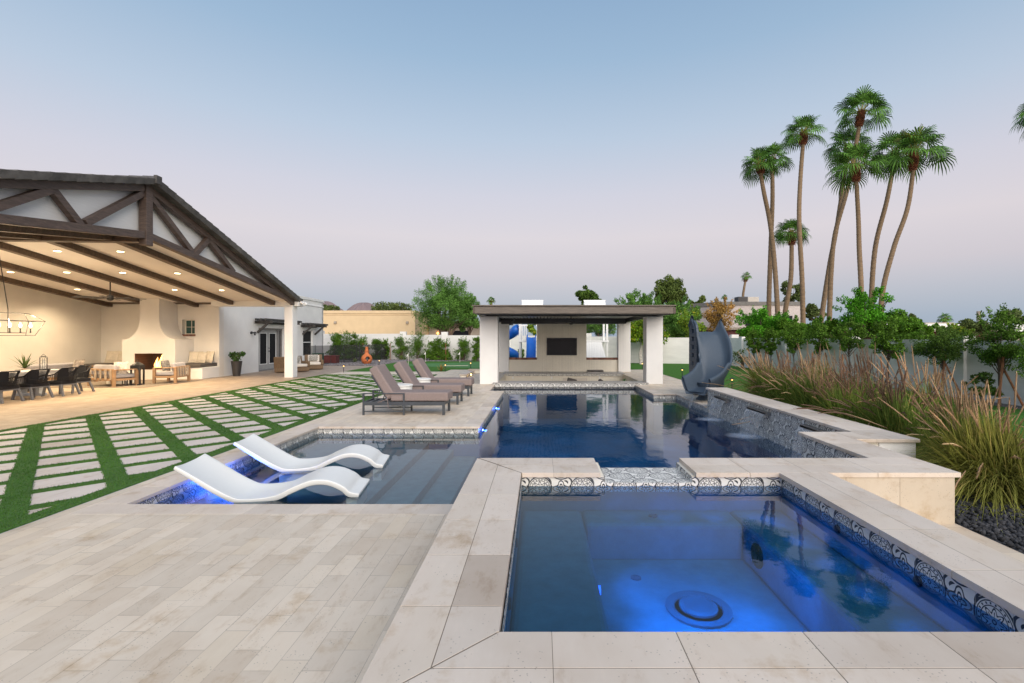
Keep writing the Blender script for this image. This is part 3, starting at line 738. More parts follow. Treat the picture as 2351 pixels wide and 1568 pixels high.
# wing wall facing +x with door (y 4.0..6.6 z 0..2.32) and window (y 9.35..10.8 z .6..2.27)
def wallx(b, x, th, y0, y1, z0, z1, ops):
    ys = sorted({y0, y1} | {o[i] for o in ops for i in (0, 1)}); zs = sorted({z0, z1} | {o[i] for o in ops for i in (2, 3)})
    for i in range(len(ys)-1):
        for j in range(len(zs)-1):
            cy, cz = (ys[i]+ys[i+1])/2, (zs[j]+zs[j+1])/2
            if not any(o[0] < cy < o[1] and o[2] < cz < o[3] for o in ops): b.box(x-th, x, ys[i], ys[i+1], zs[j], zs[j+1])
wallx(b, XD, .25, YW+.35, YE, 0, ZP, [(4.0, 6.75, 0, 2.32), (9.35, 10.8, .6, 2.27)])
b.box(XB, XD, YE-.25, YE, 0, ZP); b.box(XD-5.15, XD-.25, YW+.35, YE-.25, ZP-.6, ZP-.5)
hp(b, 'wing_wall', M['stucco'], weld=True)
b = MB(); b.box(XD-.02, XD+.05, YW+.4, YE+.05, ZP-.16, ZP+.02); b.box(XD-.02, XD+.035, YW+.4, YE+.035, ZP-.52, ZP-.44); b.box(XB, XD-.02, YE-.02, YE+.05, ZP-.16, ZP+.02); b.box(XB, XD-.02, YE-.02, YE+.035, ZP-.52, ZP-.44)
hp(b, 'parapet_trim', M['stucco'], bevel=.01)
# ceiling vault and gable wall
b = MB()
for y0, y1 in ((YR, .0), (-17.2, YR)):
    b.quad((-.10, y0, zceil(y0)), (XB, y0, zceil(y0)), (XB, y1, zceil(y1)), (-.10, y1, zceil(y1)))
    b.quad((-.10, y0, zceil(y0)+.06), (XB, y0, zceil(y0)+.06), (XB, y1, zceil(y1)+.06), (-.10, y1, zceil(y1)+.06))
b.quad((-3.4, 0, zceil(0)), (XB, 0, zceil(0)), (XB, YW+.02, zceil(0)-.09), (-3.4, YW+.02, zceil(0)-.09))
hp(b, 'ceiling', M['ceil'])
b = MB()
for y0, y1 in ((YR, .15), (-17, YR)):
    b.quad((-.06, y0, zceil(y0)-.02), (-.06, y1, zceil(y1)-.02), (-.06, y1, zroof(y1)-.02), (-.06, y0, zroof(y0)-.02))
hp(b, 'gable_wall', M['boards'])
# roof slabs and tiles
b = MB()
for y0, y1 in ((YR, .55), (-17.4, YR)):
    b.extr([(.30, y0, zroof(y0)), (.30, y1, zroof(y1)), (.30, y1, zroof(y1)+.05), (.30, y0, zroof(y0)+.05)], (-9.2, 0, 0))
hp(b, 'roof_deck', M['wood'])
b = MB(); n = 27; L = math.hypot(8.8, SL*8.8)
for sgn in (1, -1):
    for k in range(n):
        y0 = YR+sgn*(8.85*k/n); y1 = YR+sgn*(8.85*(k+1)/n+.07)
        z0 = zroof(y0)+.13; z1 = zroof(y1)+.11
        for j in range(9 if sgn > 0 else 6):
            x1 = .36-j*.36; x0 = x1-.35; dz = random.uniform(-.008, .012)
            b.extr([(x1, y0, z0-.075+dz), (x1, y1, z1-.07+dz), (x1, y1, z1+dz), (x1, y0, z0+.0+dz-.045)], (x0-x1, 0, 0))
        # rake tile wrapping the edge
        b.extr([(.38, y0, z0-.15), (.38, y1, z1-.15), (.42, y1, z1+.045), (.42, y0, z0+.0)], (-.24, 0, 0))
hp(b, 'roof_tiles', M['roof'], bevel=.008, seg=1)
b = MB()
for k in range(26):
    x1 = .40-k*.36; b.extr([(x1, YR-.16, ZR+.08), (x1, YR, ZR+.20), (x1, YR+.16, ZR+.08), (x1, YR, ZR+.14)], (-.38, 0, .012))
b.box(.37, .45, YR-.10, YR+.10, ZR-.02, ZR+.2)
hp(b, 'ridge_tiles', M['roof'])
# gable truss
post = MB().box(.0, .20, YR-.12, YR+.12, 4.28, ZR-.02); hp(post, 'truss_post', M['wood'], bevel=.008)
for sg in (1, -1):
    w = MB(); w.beam((.09, YR+sg*.12, zroof(YR+.12)-.12), (.09, YR+sg*8.75, zroof(YR+sg*8.75)-.12), .16, .18); hp(w, 'top_chord', M['wood'], bevel=.008)
    zb = lambda t: 4.56-.128*t
    w = MB(); w.beam((.095, YR+sg*.12, zb(.12)), (.095, YR+sg*8.6, zb(8.6)), .165, .19); hp(w, 'bottom_chord', M['wood'], bevel=.008)
    zt_ = lambda t: ZR-SL*t-.18
    for t0, z0_, t1, z1_ in ((.12, 5.66, 1.84, zb(1.84)+.12), (1.96, zb(1.96)+.06, 2.66, zt_(2.66)), (2.60, zt_(2.6)-.02, 4.05, zb(4.05)+.07)):
        w = MB(); w.beam((.085, YR+sg*t0, z0_), (.085, YR+sg*t1, z1_), .14, .16); hp(w, 'truss_brace', M['wood'], bevel=.008)
# ridge beam under the vault, rafters
w = MB().box(-8.55, -.02, YR-.12, YR+.12, 4.36, 4.62); hp(w, 'ridge_beam', M['wood'], bevel=.01)
for x in (-.75, -2.55, -4.40, -6.25, -8.15):
    for sg in (1, -1):
        t0 = .12; t1 = (8.56 if x > -3.4 else 9.15) if sg > 0 else 8.6
        w = MB(); z_ = lambda t: CB-CS*t-.085
        w.beam((x, YR+sg*t0, z_(t0)), (x, YR+sg*t1, z_(t1)), .20, .18); hp(w, 'ceiling_beam', M['woodb'], bevel=.01)
# fireplace
fx0, fx1, fy = -6.74, -4.56, -.62; cxm = (fx0+fx1)/2-.04
b = MB(); ox0, ox1, oz0, oz1 = -6.24, -5.08, .42, 1.12
for x0, x1, z0, z1 in ((fx0, ox0, 0, 1.72), (ox1, fx1, 0, 1.72), (ox0, ox1, 0, oz0), (ox0, ox1, oz1, 1.72)): b.box(x0, x1, fy, YW-.002, z0, z1)
prof = []
for k in range(13):
    t = k/12*math.pi/2; prof.append((.40+.66*(1-math.sin(t)), 1.72+.92*(1-math.cos(t))))   # concave sweep
prof.append((.40, 4.2))
L_ = [(cxm-w_, fy+.10, z) for w_, z in prof]; R_ = [(cxm+w_, fy+.10, z) for w_, z in prof]
b.extr(L_+R_[::-1], (0, YW-fy-.10-.002, 0))
b2 = b.build('fireplace_body', mat('fireplace_stucco', (.74,.72,.69), .85, .04, 1.5, bmp=.35, bsc=45), house, weld=True)
b = MB(); b.quad((ox0,fy+.02,oz0+.002),(ox1,fy+.02,oz0+.002),(ox1-.1,.3,oz0+.002),(ox0+.1,.3,oz0+.002)); b.quad((ox0+.1,.3,oz0),(ox1-.1,.3,oz0),(ox1-.1,.3,oz1),(ox0+.1,.3,oz1))
b.quad((ox0+.003,fy+.03,oz0),(ox0+.1,.3,oz0),(ox0+.1,.3,oz1),(ox0+.003,fy+.03,oz1)); b.quad((ox1-.003,fy+.03,oz0),(ox1-.1,.3,oz0),(ox1-.1,.3,oz1),(ox1-.003,fy+.03,oz1)); b.quad((ox0,fy+.02,oz1-.002),(ox1,fy+.02,oz1-.002),(ox1-.1,.3,oz1-.002),(ox0+.1,.3,oz1-.002))
def herring():
    m, nt, bs = new('firebrick'); P = pos(nt, None); s = nt.nodes.new('ShaderNodeSeparateXYZ'); nt.links.new(P, s.inputs[0])
    X, Z = E(nt, s.outputs['X']), E(nt, s.outputs['Z'])
    zz = ((X*2.2).fr()-.5).ab()*.9+Z*1.0; f = (zz*14).fr(); g = f.lt(.12).mx(((X*4.4).fr()).lt(.04))
    c = mix(nt, g.o, (.11,.062,.045,1), (.035,.025,.02,1)); nt.links.new(c, bs.inputs['Base Color']); bs.inputs['Roughness'].default_value = .9; return m
b.build('firebox', herring(), house)
fm, fnt, fbs = new('flame'); fbs.inputs['Base Color'].default_value = (.9,.3,.03,1)
lw = fnt.nodes.new('ShaderNodeLayerWeight'); lw.inputs[0].default_value = .35
fc = ramp(fnt, lw.outputs['Facing'], [(0, (1,.78,.28,1)), (.5, (1,.42,.06,1)), (1, (.9,.14,.01,1))]); fnt.links.new(fc, fbs.inputs['Emission Color']); fbs.inputs['Emission Strength'].default_value = 3.4
fb = MB()
for (x, h_, r_) in ((-5.42,.16,.04),(-5.92,.22,.05),(-5.83,.34,.055),(-5.75,.26,.05),(-5.66,.42,.06),(-5.58,.36,.055),(-5.52,.26,.04)):
    y_ = fy+.4+random.uniform(-.06,.06); ph = random.uniform(0,6)
    x += .26; h_ *= 1.45; fb.tube([(x+.035*math.sin(ph+k*.9)*k/6, y_, oz0+.04+h_*k/7) for k in range(8)], [r_*(.55+.6*math.sin(min(1,(k+1)/4)*1.6))*(1-(k/7)**2)+.002 for k in range(8)], 10)
t = thing('fire', 'orange flames burning in the patio fireplace', 'fire', HM @ Vector((-5.34, fy+.4, oz0)), HR)
fb.xf(Matrix.Translation((5.34, -fy-.4, -oz0))); fb.build('flames', fm, t, smooth=True)
lb = MB(); lb.tube([(-.32,-.02,.04),(.25,.05,.05)], .04, 8); lb.tube([(-.2,.07,.1),(.3,-.04,.11)], .035, 8); lb.build('logs', M['bark'], t)
l = bpy.data.lights.new('fire_light', 'POINT'); l.energy = 14; l.color = (1,.45,.12); l.shadow_soft_size = .12
o = bpy.data.objects.new('fire_light', l); COL.objects.link(o); o.parent = t; o.location = (0, -.15, .3)
# benches
for x0, x1, nm in ((fx1+.002, XD+.0, 'right'), (XB+.002, fx0-.002, 'left')):
    b = MB(); b.box(x0, x1, fy+.02, YW-.003, 0, .50); b.build('built_in_bench', M['stucco'], house, bevel=.02)
    b = MB(); b.box(x0+.01, x1-.06, fy-.02, YW-.02, .502, .66)
    o = MB().box(0,0.001,0,0.001,0,0.001) and b.xf(Matrix.Translation((-(x0+x1)/2, -.0, -.5)))
    t = thing('bench_cushion', 'dark grey cushion on the built in bench '+('right' if nm == 'right' else 'left')+' of the fireplace', 'cushion', HM @ Vector(((x0+x1)/2, 0, .5)), HR, 'cushions on the built in benches')
    b.build('pad', M['darkcush'], t, bevel=.035, seg=3)
def scatter_pillow(hx, hy, hz, w, h, th, rz, tilt, label, mt=None, grp='cream pillows on the bench right of the fireplace'):
    t = MB().pillow((0,0,h/2), w, h, th, Matrix.Rotation(tilt, 4, 'X')).build('throw_pillow', mt or M['pill'], None, smooth=True, weld=True)
    t.location = HM @ Vector((hx, hy, hz)); t.rotation_euler = (0, 0, HR+rz)
    return tag(t, label, 'pillow', grp)
scatter_pillow(-4.28, .30, .66, .54, .54, .19, .35, -.38, 'leftmost of the three cream pillows on the bench right of the fireplace')
scatter_pillow(-3.96, .20, .66, .44, .50, .18, -.15, -.3, 'middle one of the three cream pillows on the bench right of the fireplace')
scatter_pillow(-3.68, .28, .66, .44, .54, .18, -.3, -.25, 'rightmost of the three cream pillows on the bench right of the fireplace')
scatter_pillow(-7.85, .30, .66, .58, .56, .17, .1, -.3, 'cream pillow further from the fireplace on the left bench', grp='cream pillows on the bench left of the fireplace')
scatter_pillow(-7.40, .30, .66, .52, .54, .17, -.1, -.3, 'cream pillow nearest the fireplace on the left bench', grp='cream pillows on the bench left of the fireplace')
# niche window
wf = MB(); wy = YW+.2; wf.box(nx0, nx0+.04, wy, wy+.04, nz0, nz1); wf.box(nx1-.04, nx1, wy, wy+.04, nz0, nz1); wf.box(nx0, nx1, wy+.001, wy+.039, nz0, nz0+.04); wf.box(nx0, nx1, wy+.001, wy+.039, nz1-.04, nz1)
wf.box((nx0+nx1)/2-.01, (nx0+nx1)/2+.01, wy+.01, wy+.03, nz0, nz1); wf.box(nx0, nx1, wy+.012, wy+.028, (nz0+nz1)/2-.01, (nz0+nz1)/2+.01)
fo = hp(wf, 'small_window', M['cream'])
MB().quad((nx0,wy+.03,nz0),(nx1,wy+.03,nz0),(nx1,wy+.03,nz1),(nx0,wy+.03,nz1)).build('pane', mat('green_glass', (.05,.11,.10), .1), fo)
bs_ = MB()
for k in range(8): bs_.box(nx0-.03+k*.078, nx0-.03+k*.078+.07, YW-.05, YW+.19, nz0-.085, nz0+.0)
hp(bs_, 'brick_sill', M['brick'], bevel=.005)
# French door
def leaf(y0, y1, name, handle=None):
    b = MB(); x = XD-.14; fr_ = .11
    b.box(x-.02, x+.02, y0, y0+fr_, .06, 2.18); b.box(x-.02, x+.02, y1-fr_, y1, .06, 2.18); b.box(x-.02, x+.02, y0+fr_, y1-fr_, .06, .34); b.box(x-.02, x+.02, y0+fr_, y1-fr_, 2.06, 2.18)
    o = hp(b, name, M['greywood2'], bevel=.004)
    b = MB(); b.box(x-.01, x+.012, y0+fr_+.035, y1-fr_-.035, .375, 2.025); b.build('pane', M['glass'], o)
    b = MB(); 
    for q0, q1, z0, z1 in ((y0+fr_,y0+fr_+.035,.34,2.06),(y1-fr_-.035,y1-fr_,.34,2.06),(y0+fr_+.035,y1-fr_-.035,.34,.375),(y0+fr_+.035,y1-fr_-.035,2.025,2.06)): b.box(x-.005, x+.026, q0, q1, z0, z1)
    b.build('glazing_bead', M['white'], o)
    if handle is not None:
        b = MB(); b.tube([(x+.02,handle,1.05),(x+.06,handle,1.05)], .03, 10); b.tube([(x+.06,handle,1.05),(x+.06,handle-.12,1.05)], .012, 8); b.build('handle', M['black'], o); MB().tube([(x+.02,handle,1.22),(x+.04,handle,1.22)], .028, 10).build('deadbolt', M['black'], o)
M['greywood2'] = mat('door_paint', (.33,.33,.32), .6)
leaf(4.22, 5.20, 'french_door'); leaf(5.22, 6.20, 'french_door', 5.29)
b = MB(); b.box(XD-.2, XD-.08, 4.0, 4.2, 0, 2.32); b.box(XD-.2, XD-.08, 6.22, 6.42, 0, 2.32); b.box(XD-.2, XD-.08, 6.62, 6.75, 0, 2.32); b.box(XD-.199, XD-.081, 4.2, 6.75, 2.20, 2.32); b.box(XD-.2, XD-.0, 4.0, 6.75, -.01, .05)
hp(b, 'door_frame', mat('door_frame_paint', (.22,.21,.20), .6))
b = MB(); b.box(XD-.15, XD-.13, 6.42, 6.62, .05, 2.2); hp(b, 'side_light', M['glass'])
b = MB(); b.box(XD-.14, XD-.10, 9.35, 10.8, .6, 2.27); o = hp(b, 'window', M['glass'])
b = MB(); 
for y0, y1, z0, z1 in ((9.35,9.40,.6,2.27),(10.75,10.8,.6,2.27),(9.4,10.75,.6,.65),(9.4,10.75,2.22,2.27),(9.4,10.75,1.47,1.52)): b.box(XD-.099, XD-.06, y0, y1, z0, z1)
b.build('frame', M['white'], o)
# timber awnings
def awning(y0, y1, z, braces):
    b = MB(); 
    for k in range(3): b.beam((XD+.18+.24*k, y0-.25, z+.12), (XD+.18+.24*k, y1+.25, z+.12), .09, .11)
    for y in braces: b.beam((XD, y, z), (XD+.80, y, z), .10, .13)
    b.box(XD, XD+.03, y0, y1, z-.08, z+.06)
    o = hp(b, 'timber_awning', M['black2'], bevel=.005)
    for y in braces:
        MB().beam((XD+.02, y, z-.55), (XD+.56, y, z-.05), .10, .10, up=(0,1,0)).build('brace', M['black2'], o)
M['black2'] = mat('charcoal_timber', (.05,.045,.042), .7, .25, 8)
awning(3.6, 7.3, 2.62, (3.85, 7.0)); awning(9.0, 11.4, 2.55, (9.25, 11.1))
b = MB(); b.tube([(XD,3.25,2.05),(XD+.06,3.25,2.05)], .07, 12); b.tube([(XD+.05,3.25,2.05),(XD+.20,3.25,2.08)], .02, 8); b.lathe([(.02,.06),(.05,.05),(.09,-.02),(.085,-.03)], (XD+.2,3.25,2.04), 14); b.lathe([(.03,-.03),(.045,-.08),(.03,-.13)], (XD+.2,3.25,2.04), 10); hp(b, 'wall_lamp', M['black'])
b = MB(); b.box(.34, .42, .12, .34, 3.36, 3.44); b.tube([(.42,.16,3.38),(.55,.10,3.32)], [.05,.075], 12); b.tube([(.42,.30,3.38),(.55,.36,3.32)], [.05,.075], 12); b.tube([(.42,.23,3.37),(.50,.23,3.26)], .045, 10)
hp(b, 'security_light', M['white'])
# sliding door at far left of back wall
b = MB(); b.box(XB, XB+.05, -9.4, -7.7, 0, 2.6); hp(b, 'door_opening', M['glass'])
b = MB(); b.box(XB, XB+.09, -7.7, -7.5, 0, 2.75); b.box(XB, XB+.09, -9.6, -7.7, 2.6, 2.75); b.box(XB+.05, XB+.08, -8.3, -8.22, 0, 2.6); hp(b, 'door_frame', M['cream'])

# recessed lights (found where the photo shows them on the sloping ceiling)
def hit_ceiling(px, py):
    o_ = HI @ Vector((0, 0, H)); d_ = HI.to_3x3() @ Vector(((px-VX)/F, 1, -(py-VY)/F))
    # z = CB - CS*(y-YR)
    t_ = (CB - CS*(o_.y-YR) - o_.z)/(d_.z + CS*d_.y); return o_+d_*t_
warm = (1.0, .76, .47)
dn = emis('downlight_lens', (1, .78, .45), 16)
spots = [(36,576),(164.8,576),(296,577),(85,624.5),(194,625),(307,625.5),(226.7,664),(423,627),(420.3,665),(522.9,665.8)]
names = ['leftmost downlight of the row nearest the truss','second downlight from the left nearest the truss','downlight just left of the truss post','small downlight above the chandelier in the second row','downlight between beams above the lounge','downlight in line with the fireplace chimney in the second row','smallest downlight beside the ceiling fan','downlight right of the truss post between two beams','downlight above the built in bench right of the chimney','rightmost downlight nearest the header']
for (px, py), nm in zip(spots, names):
    p = hit_ceiling(px, py)
    for bx_ in (-.75, -2.55, -4.40, -6.25):
        if bx_-1.75 < p.x < bx_+.25: p.x = min(p.x, bx_-.98)
    t = thing('recessed_light', nm, 'ceiling light', HM @ Vector((p.x, p.y, zceil(p.y))), HR, 'recessed lights in the patio ceiling')
    MB().lathe([(.115,0),(.115,-.008),(.085,-.012),(.085,-.004)], n=20).build('trim', M['white'], t)
    MB().lathe([(.08,-.010),(.08,-.016)], n=20).build('lens', dn, t)
    l = bpy.data.lights.new('downlight', 'SPOT'); l.energy = 500; l.color = warm; l.spot_size = R(140); l.spot_blend = .8; l.shadow_soft_size = .08
    o = bpy.data.objects.new('downlight', l); COL.objects.link(o); o.parent = t; o.location = (0,0,-.03)
for x_, y_ in ((-6.5,-12.5),(-3.4,-12.5)):
    t = thing('recessed_light', 'downlight near the open end of the patio, '+('deeper in' if x_ < -5 else 'nearer the truss'), 'ceiling light', HM @ Vector((x_, y_, zceil(y_))), HR, 'recessed lights in the patio ceiling')
    MB().lathe([(.08,-.010),(.08,-.016)], n=20).build('lens', dn, t)
    l = bpy.data.lights.new('downlight', 'SPOT'); l.energy = 500; l.color = warm; l.spot_size = R(140); l.spot_blend = .8; l.shadow_soft_size = .08
    o = bpy.data.objects.new('downlight', l); COL.objects.link(o); o.parent = t; o.location = (0,0,-.03)
p = hit_ceiling(392, 640)
b = MB().lathe([(.17,0),(.17,-.006)], n=24); o = b.build('ceiling_speaker', M['ceil']); o.location = HM @ Vector((p.x, p.y, zceil(p.y)-.002)); tag(o, 'flat round white speaker set in the patio ceiling', 'speaker')

# ceiling fan
pf = HI @ Vector(((253-VX)*17.2/F, 17.2, 0))
fz = zceil(pf.y)
fan = thing('ceiling_fan', 'black ceiling fan with long thin blades under the patio ceiling', 'ceiling fan', HM @ Vector((pf.x, pf.y, fz)), .3)
b = MB(); b.lathe([(.09,0),(.08,-.06),(.02,-.08),(.02,-.62),(.05,-.64),(.10,-.68),(.10,-.80),(.06,-.84),(0.01,-.85)], n=20); b.build('motor', M['black'], fan)
def blades(fan, n, ln, z, mt):
    for k in range(n):
        a_ = 2*math.pi*k/n+.2; c_, s_2 = math.cos(a_), math.sin(a_); b = MB()
        pts = [(.08,-.03),(ln,-.06),(ln,.06),(.08,.03)]
        b.extr([(x*c_-y*s_2, x*s_2+y*c_, z+y*.15) for x, y in pts], (0,0,.012)); b.build('blade', mt, fan)
blades(fan, 8, 1.02, -.76, M['black'])

# chandelier over the table
ch = thing('chandelier', 'open black lantern chandelier with candle bulbs over the dining table', 'chandelier', (-15.42, 13.6, 1.86), HR)
Lc, Wc, Hc = 1.15, .19, .66
b = MB(); r_ = .009
def loop(y, x, z): return [(x, -y, z), (x, y, z), (-x, y, z), (-x, -y, z)]
lo = [(Wc*.7,-Lc*.82,0),(Wc*.7,Lc*.82,0),(-Wc*.7,Lc*.82,0),(-Wc*.7,-Lc*.82,0)]
mi = [(Wc*1.3,-Lc,Hc*.66),(Wc*1.3,Lc,Hc*.66),(-Wc*1.3,Lc,Hc*.66),(-Wc*1.3,-Lc,Hc*.66)]
tp = [(.06,-Lc*.72,Hc),(.06,Lc*.72,Hc),(-.06,Lc*.72,Hc),(-.06,-Lc*.72,Hc)]
for q in (lo, mi, tp):
    for k in range(4): b.tube([q[k], q[(k+1)%4]], r_, 6)
for k in range(4): b.tube([lo[k], mi[k], tp[k]], r_, 6)
b.tube([(0,-Lc*.7,.08),(0,Lc*.7,.08)], .011, 6); b.tube([(0,.3,.08),(0,.3,Hc+.1)], .010, 6); b.tube([(0,-.3,.08),(0,-.3,Hc+.1)], .010, 6)
b.build('frame', M['black'], ch)
zc = zceil((HI @ Vector((-15.42,13.9,0))).y)-1.86
b = MB(); b.tube([(0,.3,Hc+.1),(0,.02,zc)], .012, 6); b.tube([(0,-.3,Hc+.1),(0,-.02,zc)], .012, 6); b.lathe([(.09,zc-.03),(.09,zc)], n=16); b.build('chain', M['black'], ch)
bulb = emis('bulb', (1,.80,.48), 28)
for k in range(7):
    y = -.85+.3*k; b = MB(); b.tube([(0,y,.08),(0,y,.24)], .013, 8); b.lathe([(.03,.10),(.03,.11)], (0,y,0), 12); b.build('candle', M['black'], ch)
    b = MB().lathe([(.008,.24),(.028,.28),(.030,.31),(.018,.35),(.004,.38)], (0,y,0), 12); b.build('bulb', bulb, ch, smooth=True)
    if k % 2 == 0:
        l = bpy.data.lights.new('bulb_light', 'POINT'); l.energy = 45; l.color = warm; l.shadow_soft_size = .05
        o = bpy.data.objects.new('bulb_light', l); COL.objects.link(o); o.parent = ch; o.location = (0,y,.45)

# ---------------- dining set ----------------
tb = thing('dining_table', 'long weathered grey dining table with white trestle legs', 'table', (-15.75, 13.3, 0), HR)
b = MB()
for k in range(4): b.box(-.5+.25*k, -.5+.25*k+.246, -2.2, 2.2, .72, .78)
b.box(-.49, .49, -2.18, 2.18, .665, .718); b.build('table_top', mat('table_wood', (.42,.41,.41), .6, .15, 6, stretch=(6,1,6)), tb, bevel=.006)
for y in (-1.6, 1.6):
    b = MB(); b.box(-.33,-.18,y-.09,y+.09,0,.665); b.box(.18,.33,y-.09,y+.09,0,.665); b.box(-.4,.4,y-.1,y+.1,0,.08); b.box(-.18,.18,y-.07,y+.07,.5,.66); b.build('trestle', mat('trestle_paint', (.5,.55,.63), .6), tb, bevel=.01)
b = MB().box(-.05,.05,-1.55,1.55,.22,.32); b.build('stretcher', M['greywood'], tb)
def dining_chair(label):
    t = thing('dining_chair', label, 'chair', (0,0,0), 0, 'black woven rope chairs round the dining table')
    # faces +Y (front), back at -Y
    b = MB(); b.box(-.27,.27,-.26,.27,.36,.47); b.build('seat', M['rope'], t, bevel=.03)
    for sx_ in (-1, 1):
        for sy in (-1, 1):
            MB().beam((sx_*.24, sy*.22, .36), (sx_*.28, sy*.27 if sy > 0 else -.33, 0), .05, .05, up=(0,1,0)).build('leg', M['greywood'], t)
    b = MB(); b.box(-.265,.265,-.25,.26,.325,.362); b.build('seat_frame', M['greywood'], t)
    # wrap-round back of rope: rail plus cords
    def arc(z, k): 
        a_ = math.pi*(1.0+k); rr = 1
        x = -.31*math.cos(math.pi*k); y = -.24-.10*math.sin(math.pi*k)
        return x, y
    rail = []
    for k in range(17):
        u_ = k/16; x, y = -.30*math.copysign(abs(math.cos(math.pi*u_))**.6, math.cos(math.pi*u_)), .14-.48*math.sin(math.pi*u_)**.45
        z = .62+.24*min(1, 1.5*math.sin(math.pi*u_))**1.1; rail.append((x, y, z))
    b = MB(); b.tube(rail, .02, 7); b.tube([rail[0], (-.27,.18,.44)], .02, 7); b.tube([rail[-1], (.27,.18,.44)], .02, 7); b.build('back_rail', M['rope'], t, smooth=True)
    b = MB()
    for k in range(1, 64):
        u_ = k/64; i = min(15, int(u_*16)); f_ = u_*16-i; p_ = Vector(rail[i]).lerp(Vector(rail[i+1]), f_)
        q_ = Vector((-.265*math.cos(math.pi*u_), .12-.38*math.sin(math.pi*u_)**.55, .42)); b.beam(p_, q_, .012, .006)
    for j in (.5,.54,.58): b.tube([(x*.93, y*.93-.0, j) for x, y, z in rail[2:-2]], .012, 6)
    b.build('rope_back', M['rope'], t)
    return t
c0 = dining_chair('dining chair farthest left, cut by the frame, back to the lawn')
cy = [(12.35, c0, None), (13.35, None, 'second of the row of dining chairs along the near side of the table'), (14.25, None, 'third dining chair along the near side of the table'), (15.05, None, 'fourth dining chair of the row beside the trestle leg')]
c0.location = (-14.98, 13.30, 0); c0.rotation_euler = (0,0,R(90)+HR)
dup(c0, (-14.95, 14.10, 0), R(88), 'second of the row of dining chairs along the near side of the table')
dup(c0, (-14.93, 14.92, 0), R(93), 'third dining chair along the near side, in front of the trestle leg')
dup(c0, (-15.25, 15.75, 0), R(165), 'dining chair at the far head of the table')
dup(c0, (-16.75, 13.1, 0), R(-88), 'dining chair across the table under the left table lantern')
dup(c0, (-16.75, 14.3, 0), R(-92), 'dining chair across the table by the potted spiky plant')
def table_lantern(x, y, label):
    t = thing('glass_lantern', label, 'lantern', (x, y, .782), HR, 'glass lanterns on the dining table'); b = MB()
    b.lathe([(.10,0),(.10,.015)], n=8)
    for k in range(6): a_ = k*math.pi/3; b.tube([(.09*math.cos(a_),.09*math.sin(a_),.01),(.09*math.cos(a_),.09*math.sin(a_),.34),(.05*math.cos(a_),.05*math.sin(a_),.42)], .005, 5)
    b.lathe([(.055,.42),(.05,.435)], n=8); b.tube([(-.12,0,.02),(-.12,0,.40),(0,0,.50),(.12,0,.40),(.12,0,.02)], .006, 5); b.build('frame', M['black'], t)
    MB().lathe([(.06,.02),(.06,.33)], n=14).build('glass', M['clear'], t)
table_lantern(-15.6, 13.7, 'left glass lantern on the dining table'); table_lantern(-15.6, 15.05, 'right glass lantern near the head of the dining table')

def spiky(name, label, cat, loc, n, ln, mt, pot=None, potm=None, droop=.35, w=.02):
    t = thing(name, label, cat, loc)
    b = MB()
    for k in range(n):
        a_ = 2.4*k+random.uniform(-.2,.2); el = R(20+65*(k/n)) ; l_ = ln*random.uniform(.75,1.1); pts = []
        z0_ = pot or 0
        for j in range(5):
            q_ = j/4; rr = l_*q_*math.cos(el); zz = z0_+l_*q_*math.sin(el)-droop*l_*q_*q_*math.cos(el)
            pts.append(Vector((rr*math.cos(a_), rr*math.sin(a_), zz)))
        sd = Vector((-math.sin(a_), math.cos(a_), 0))
        for j in range(4):
            w0 = w*(1-(j/4)**2)+.001; w1 = w*(1-((j+1)/4)**2)+.001
            b.quad(pts[j]-sd*w0, pts[j]+sd*w0, pts[j+1]+sd*w1, pts[j+1]-sd*w1)
    b.build('leaves', mt, t); return t
M['spike'] = leaf_mat('spiky_leaf', (.10,.15,.05), .3)
M['agave'] = leaf_mat('agave_leaf', (.045,.16,.05), .3)
M['leafd'] = leaf_mat('potted_leaf', (.05,.11,.035), .35)
t = spiky('potted_plant', 'spiky green plant in a pot behind the dining table', 'plant', (-17.1, 15.9, 0), 26, .62, M['spike'], .78, w=.022)
MB().lathe([(.14,0),(.22,.3),(.24,.72),(.22,.74),(.1,.70)], n=20).build('pot', M['cblack'], t)

# ---------------- lounge set ----------------
def lounge(name, label, loc, rz, wd, grp, nb=5, pillows=()):
    t = thing(name, label, 'armchair' if wd < 1.3 else 'sofa', loc, rz, grp); D = .82
    b = MB()
    for sx_ in (-1, 1):
        for y in (-D/2+.04, D/2-.04): b.box(sx_*wd/2-.045, sx_*wd/2+.045, y-.045, y+.045, 0, .60)
        b.box(sx_*wd/2-.05, sx_*wd/2+.05, -D/2, D/2, .60, .635); b.box(sx_*wd/2-.02, sx_*wd/2+.02, -D/2+.05, D/2-.05, .22, .30)
    b.box(-wd/2+.02, wd/2-.02, D/2-.06, D/2-.02, .22, .31); b.box(-wd/2+.02, wd/2-.02, -D/2+.02, -D/2+.06, .22, .31); b.box(-wd/2+.02, wd/2-.02, -D/2+.02, -D/2+.06, .58, .66)
    b.build('frame', M['teak'], t, bevel=.006)
    for k in range(nb):
        x = -wd/2+.12+(wd-.24)*k/(nb-1); MB().box(x-.045, x+.045, -D/2-.005, -D/2+.015, .26, .64).build('strap', mat('strap_webbing', (.42,.34,.26), .8) if k == 0 and 'strapm' not in M else M['strapm'], t) if 'strapm' in M else None
    MB().box(-wd/2+.06, wd/2-.06, -D/2+.1, D/2-.02, .31, .45).build('seat_cushion', M['greycush'], t, bevel=.045, seg=3)
    MB().cbox((0, -D/2+.16, .60), (wd-.14, .16, .40), Matrix.Rotation(R(-14), 4, 'X')).build('back_cushion', M['greycush'], t, bevel=.06, seg=3)
    return t
M['strapm'] = mat('strap_webbing', (.42,.34,.26), .8)
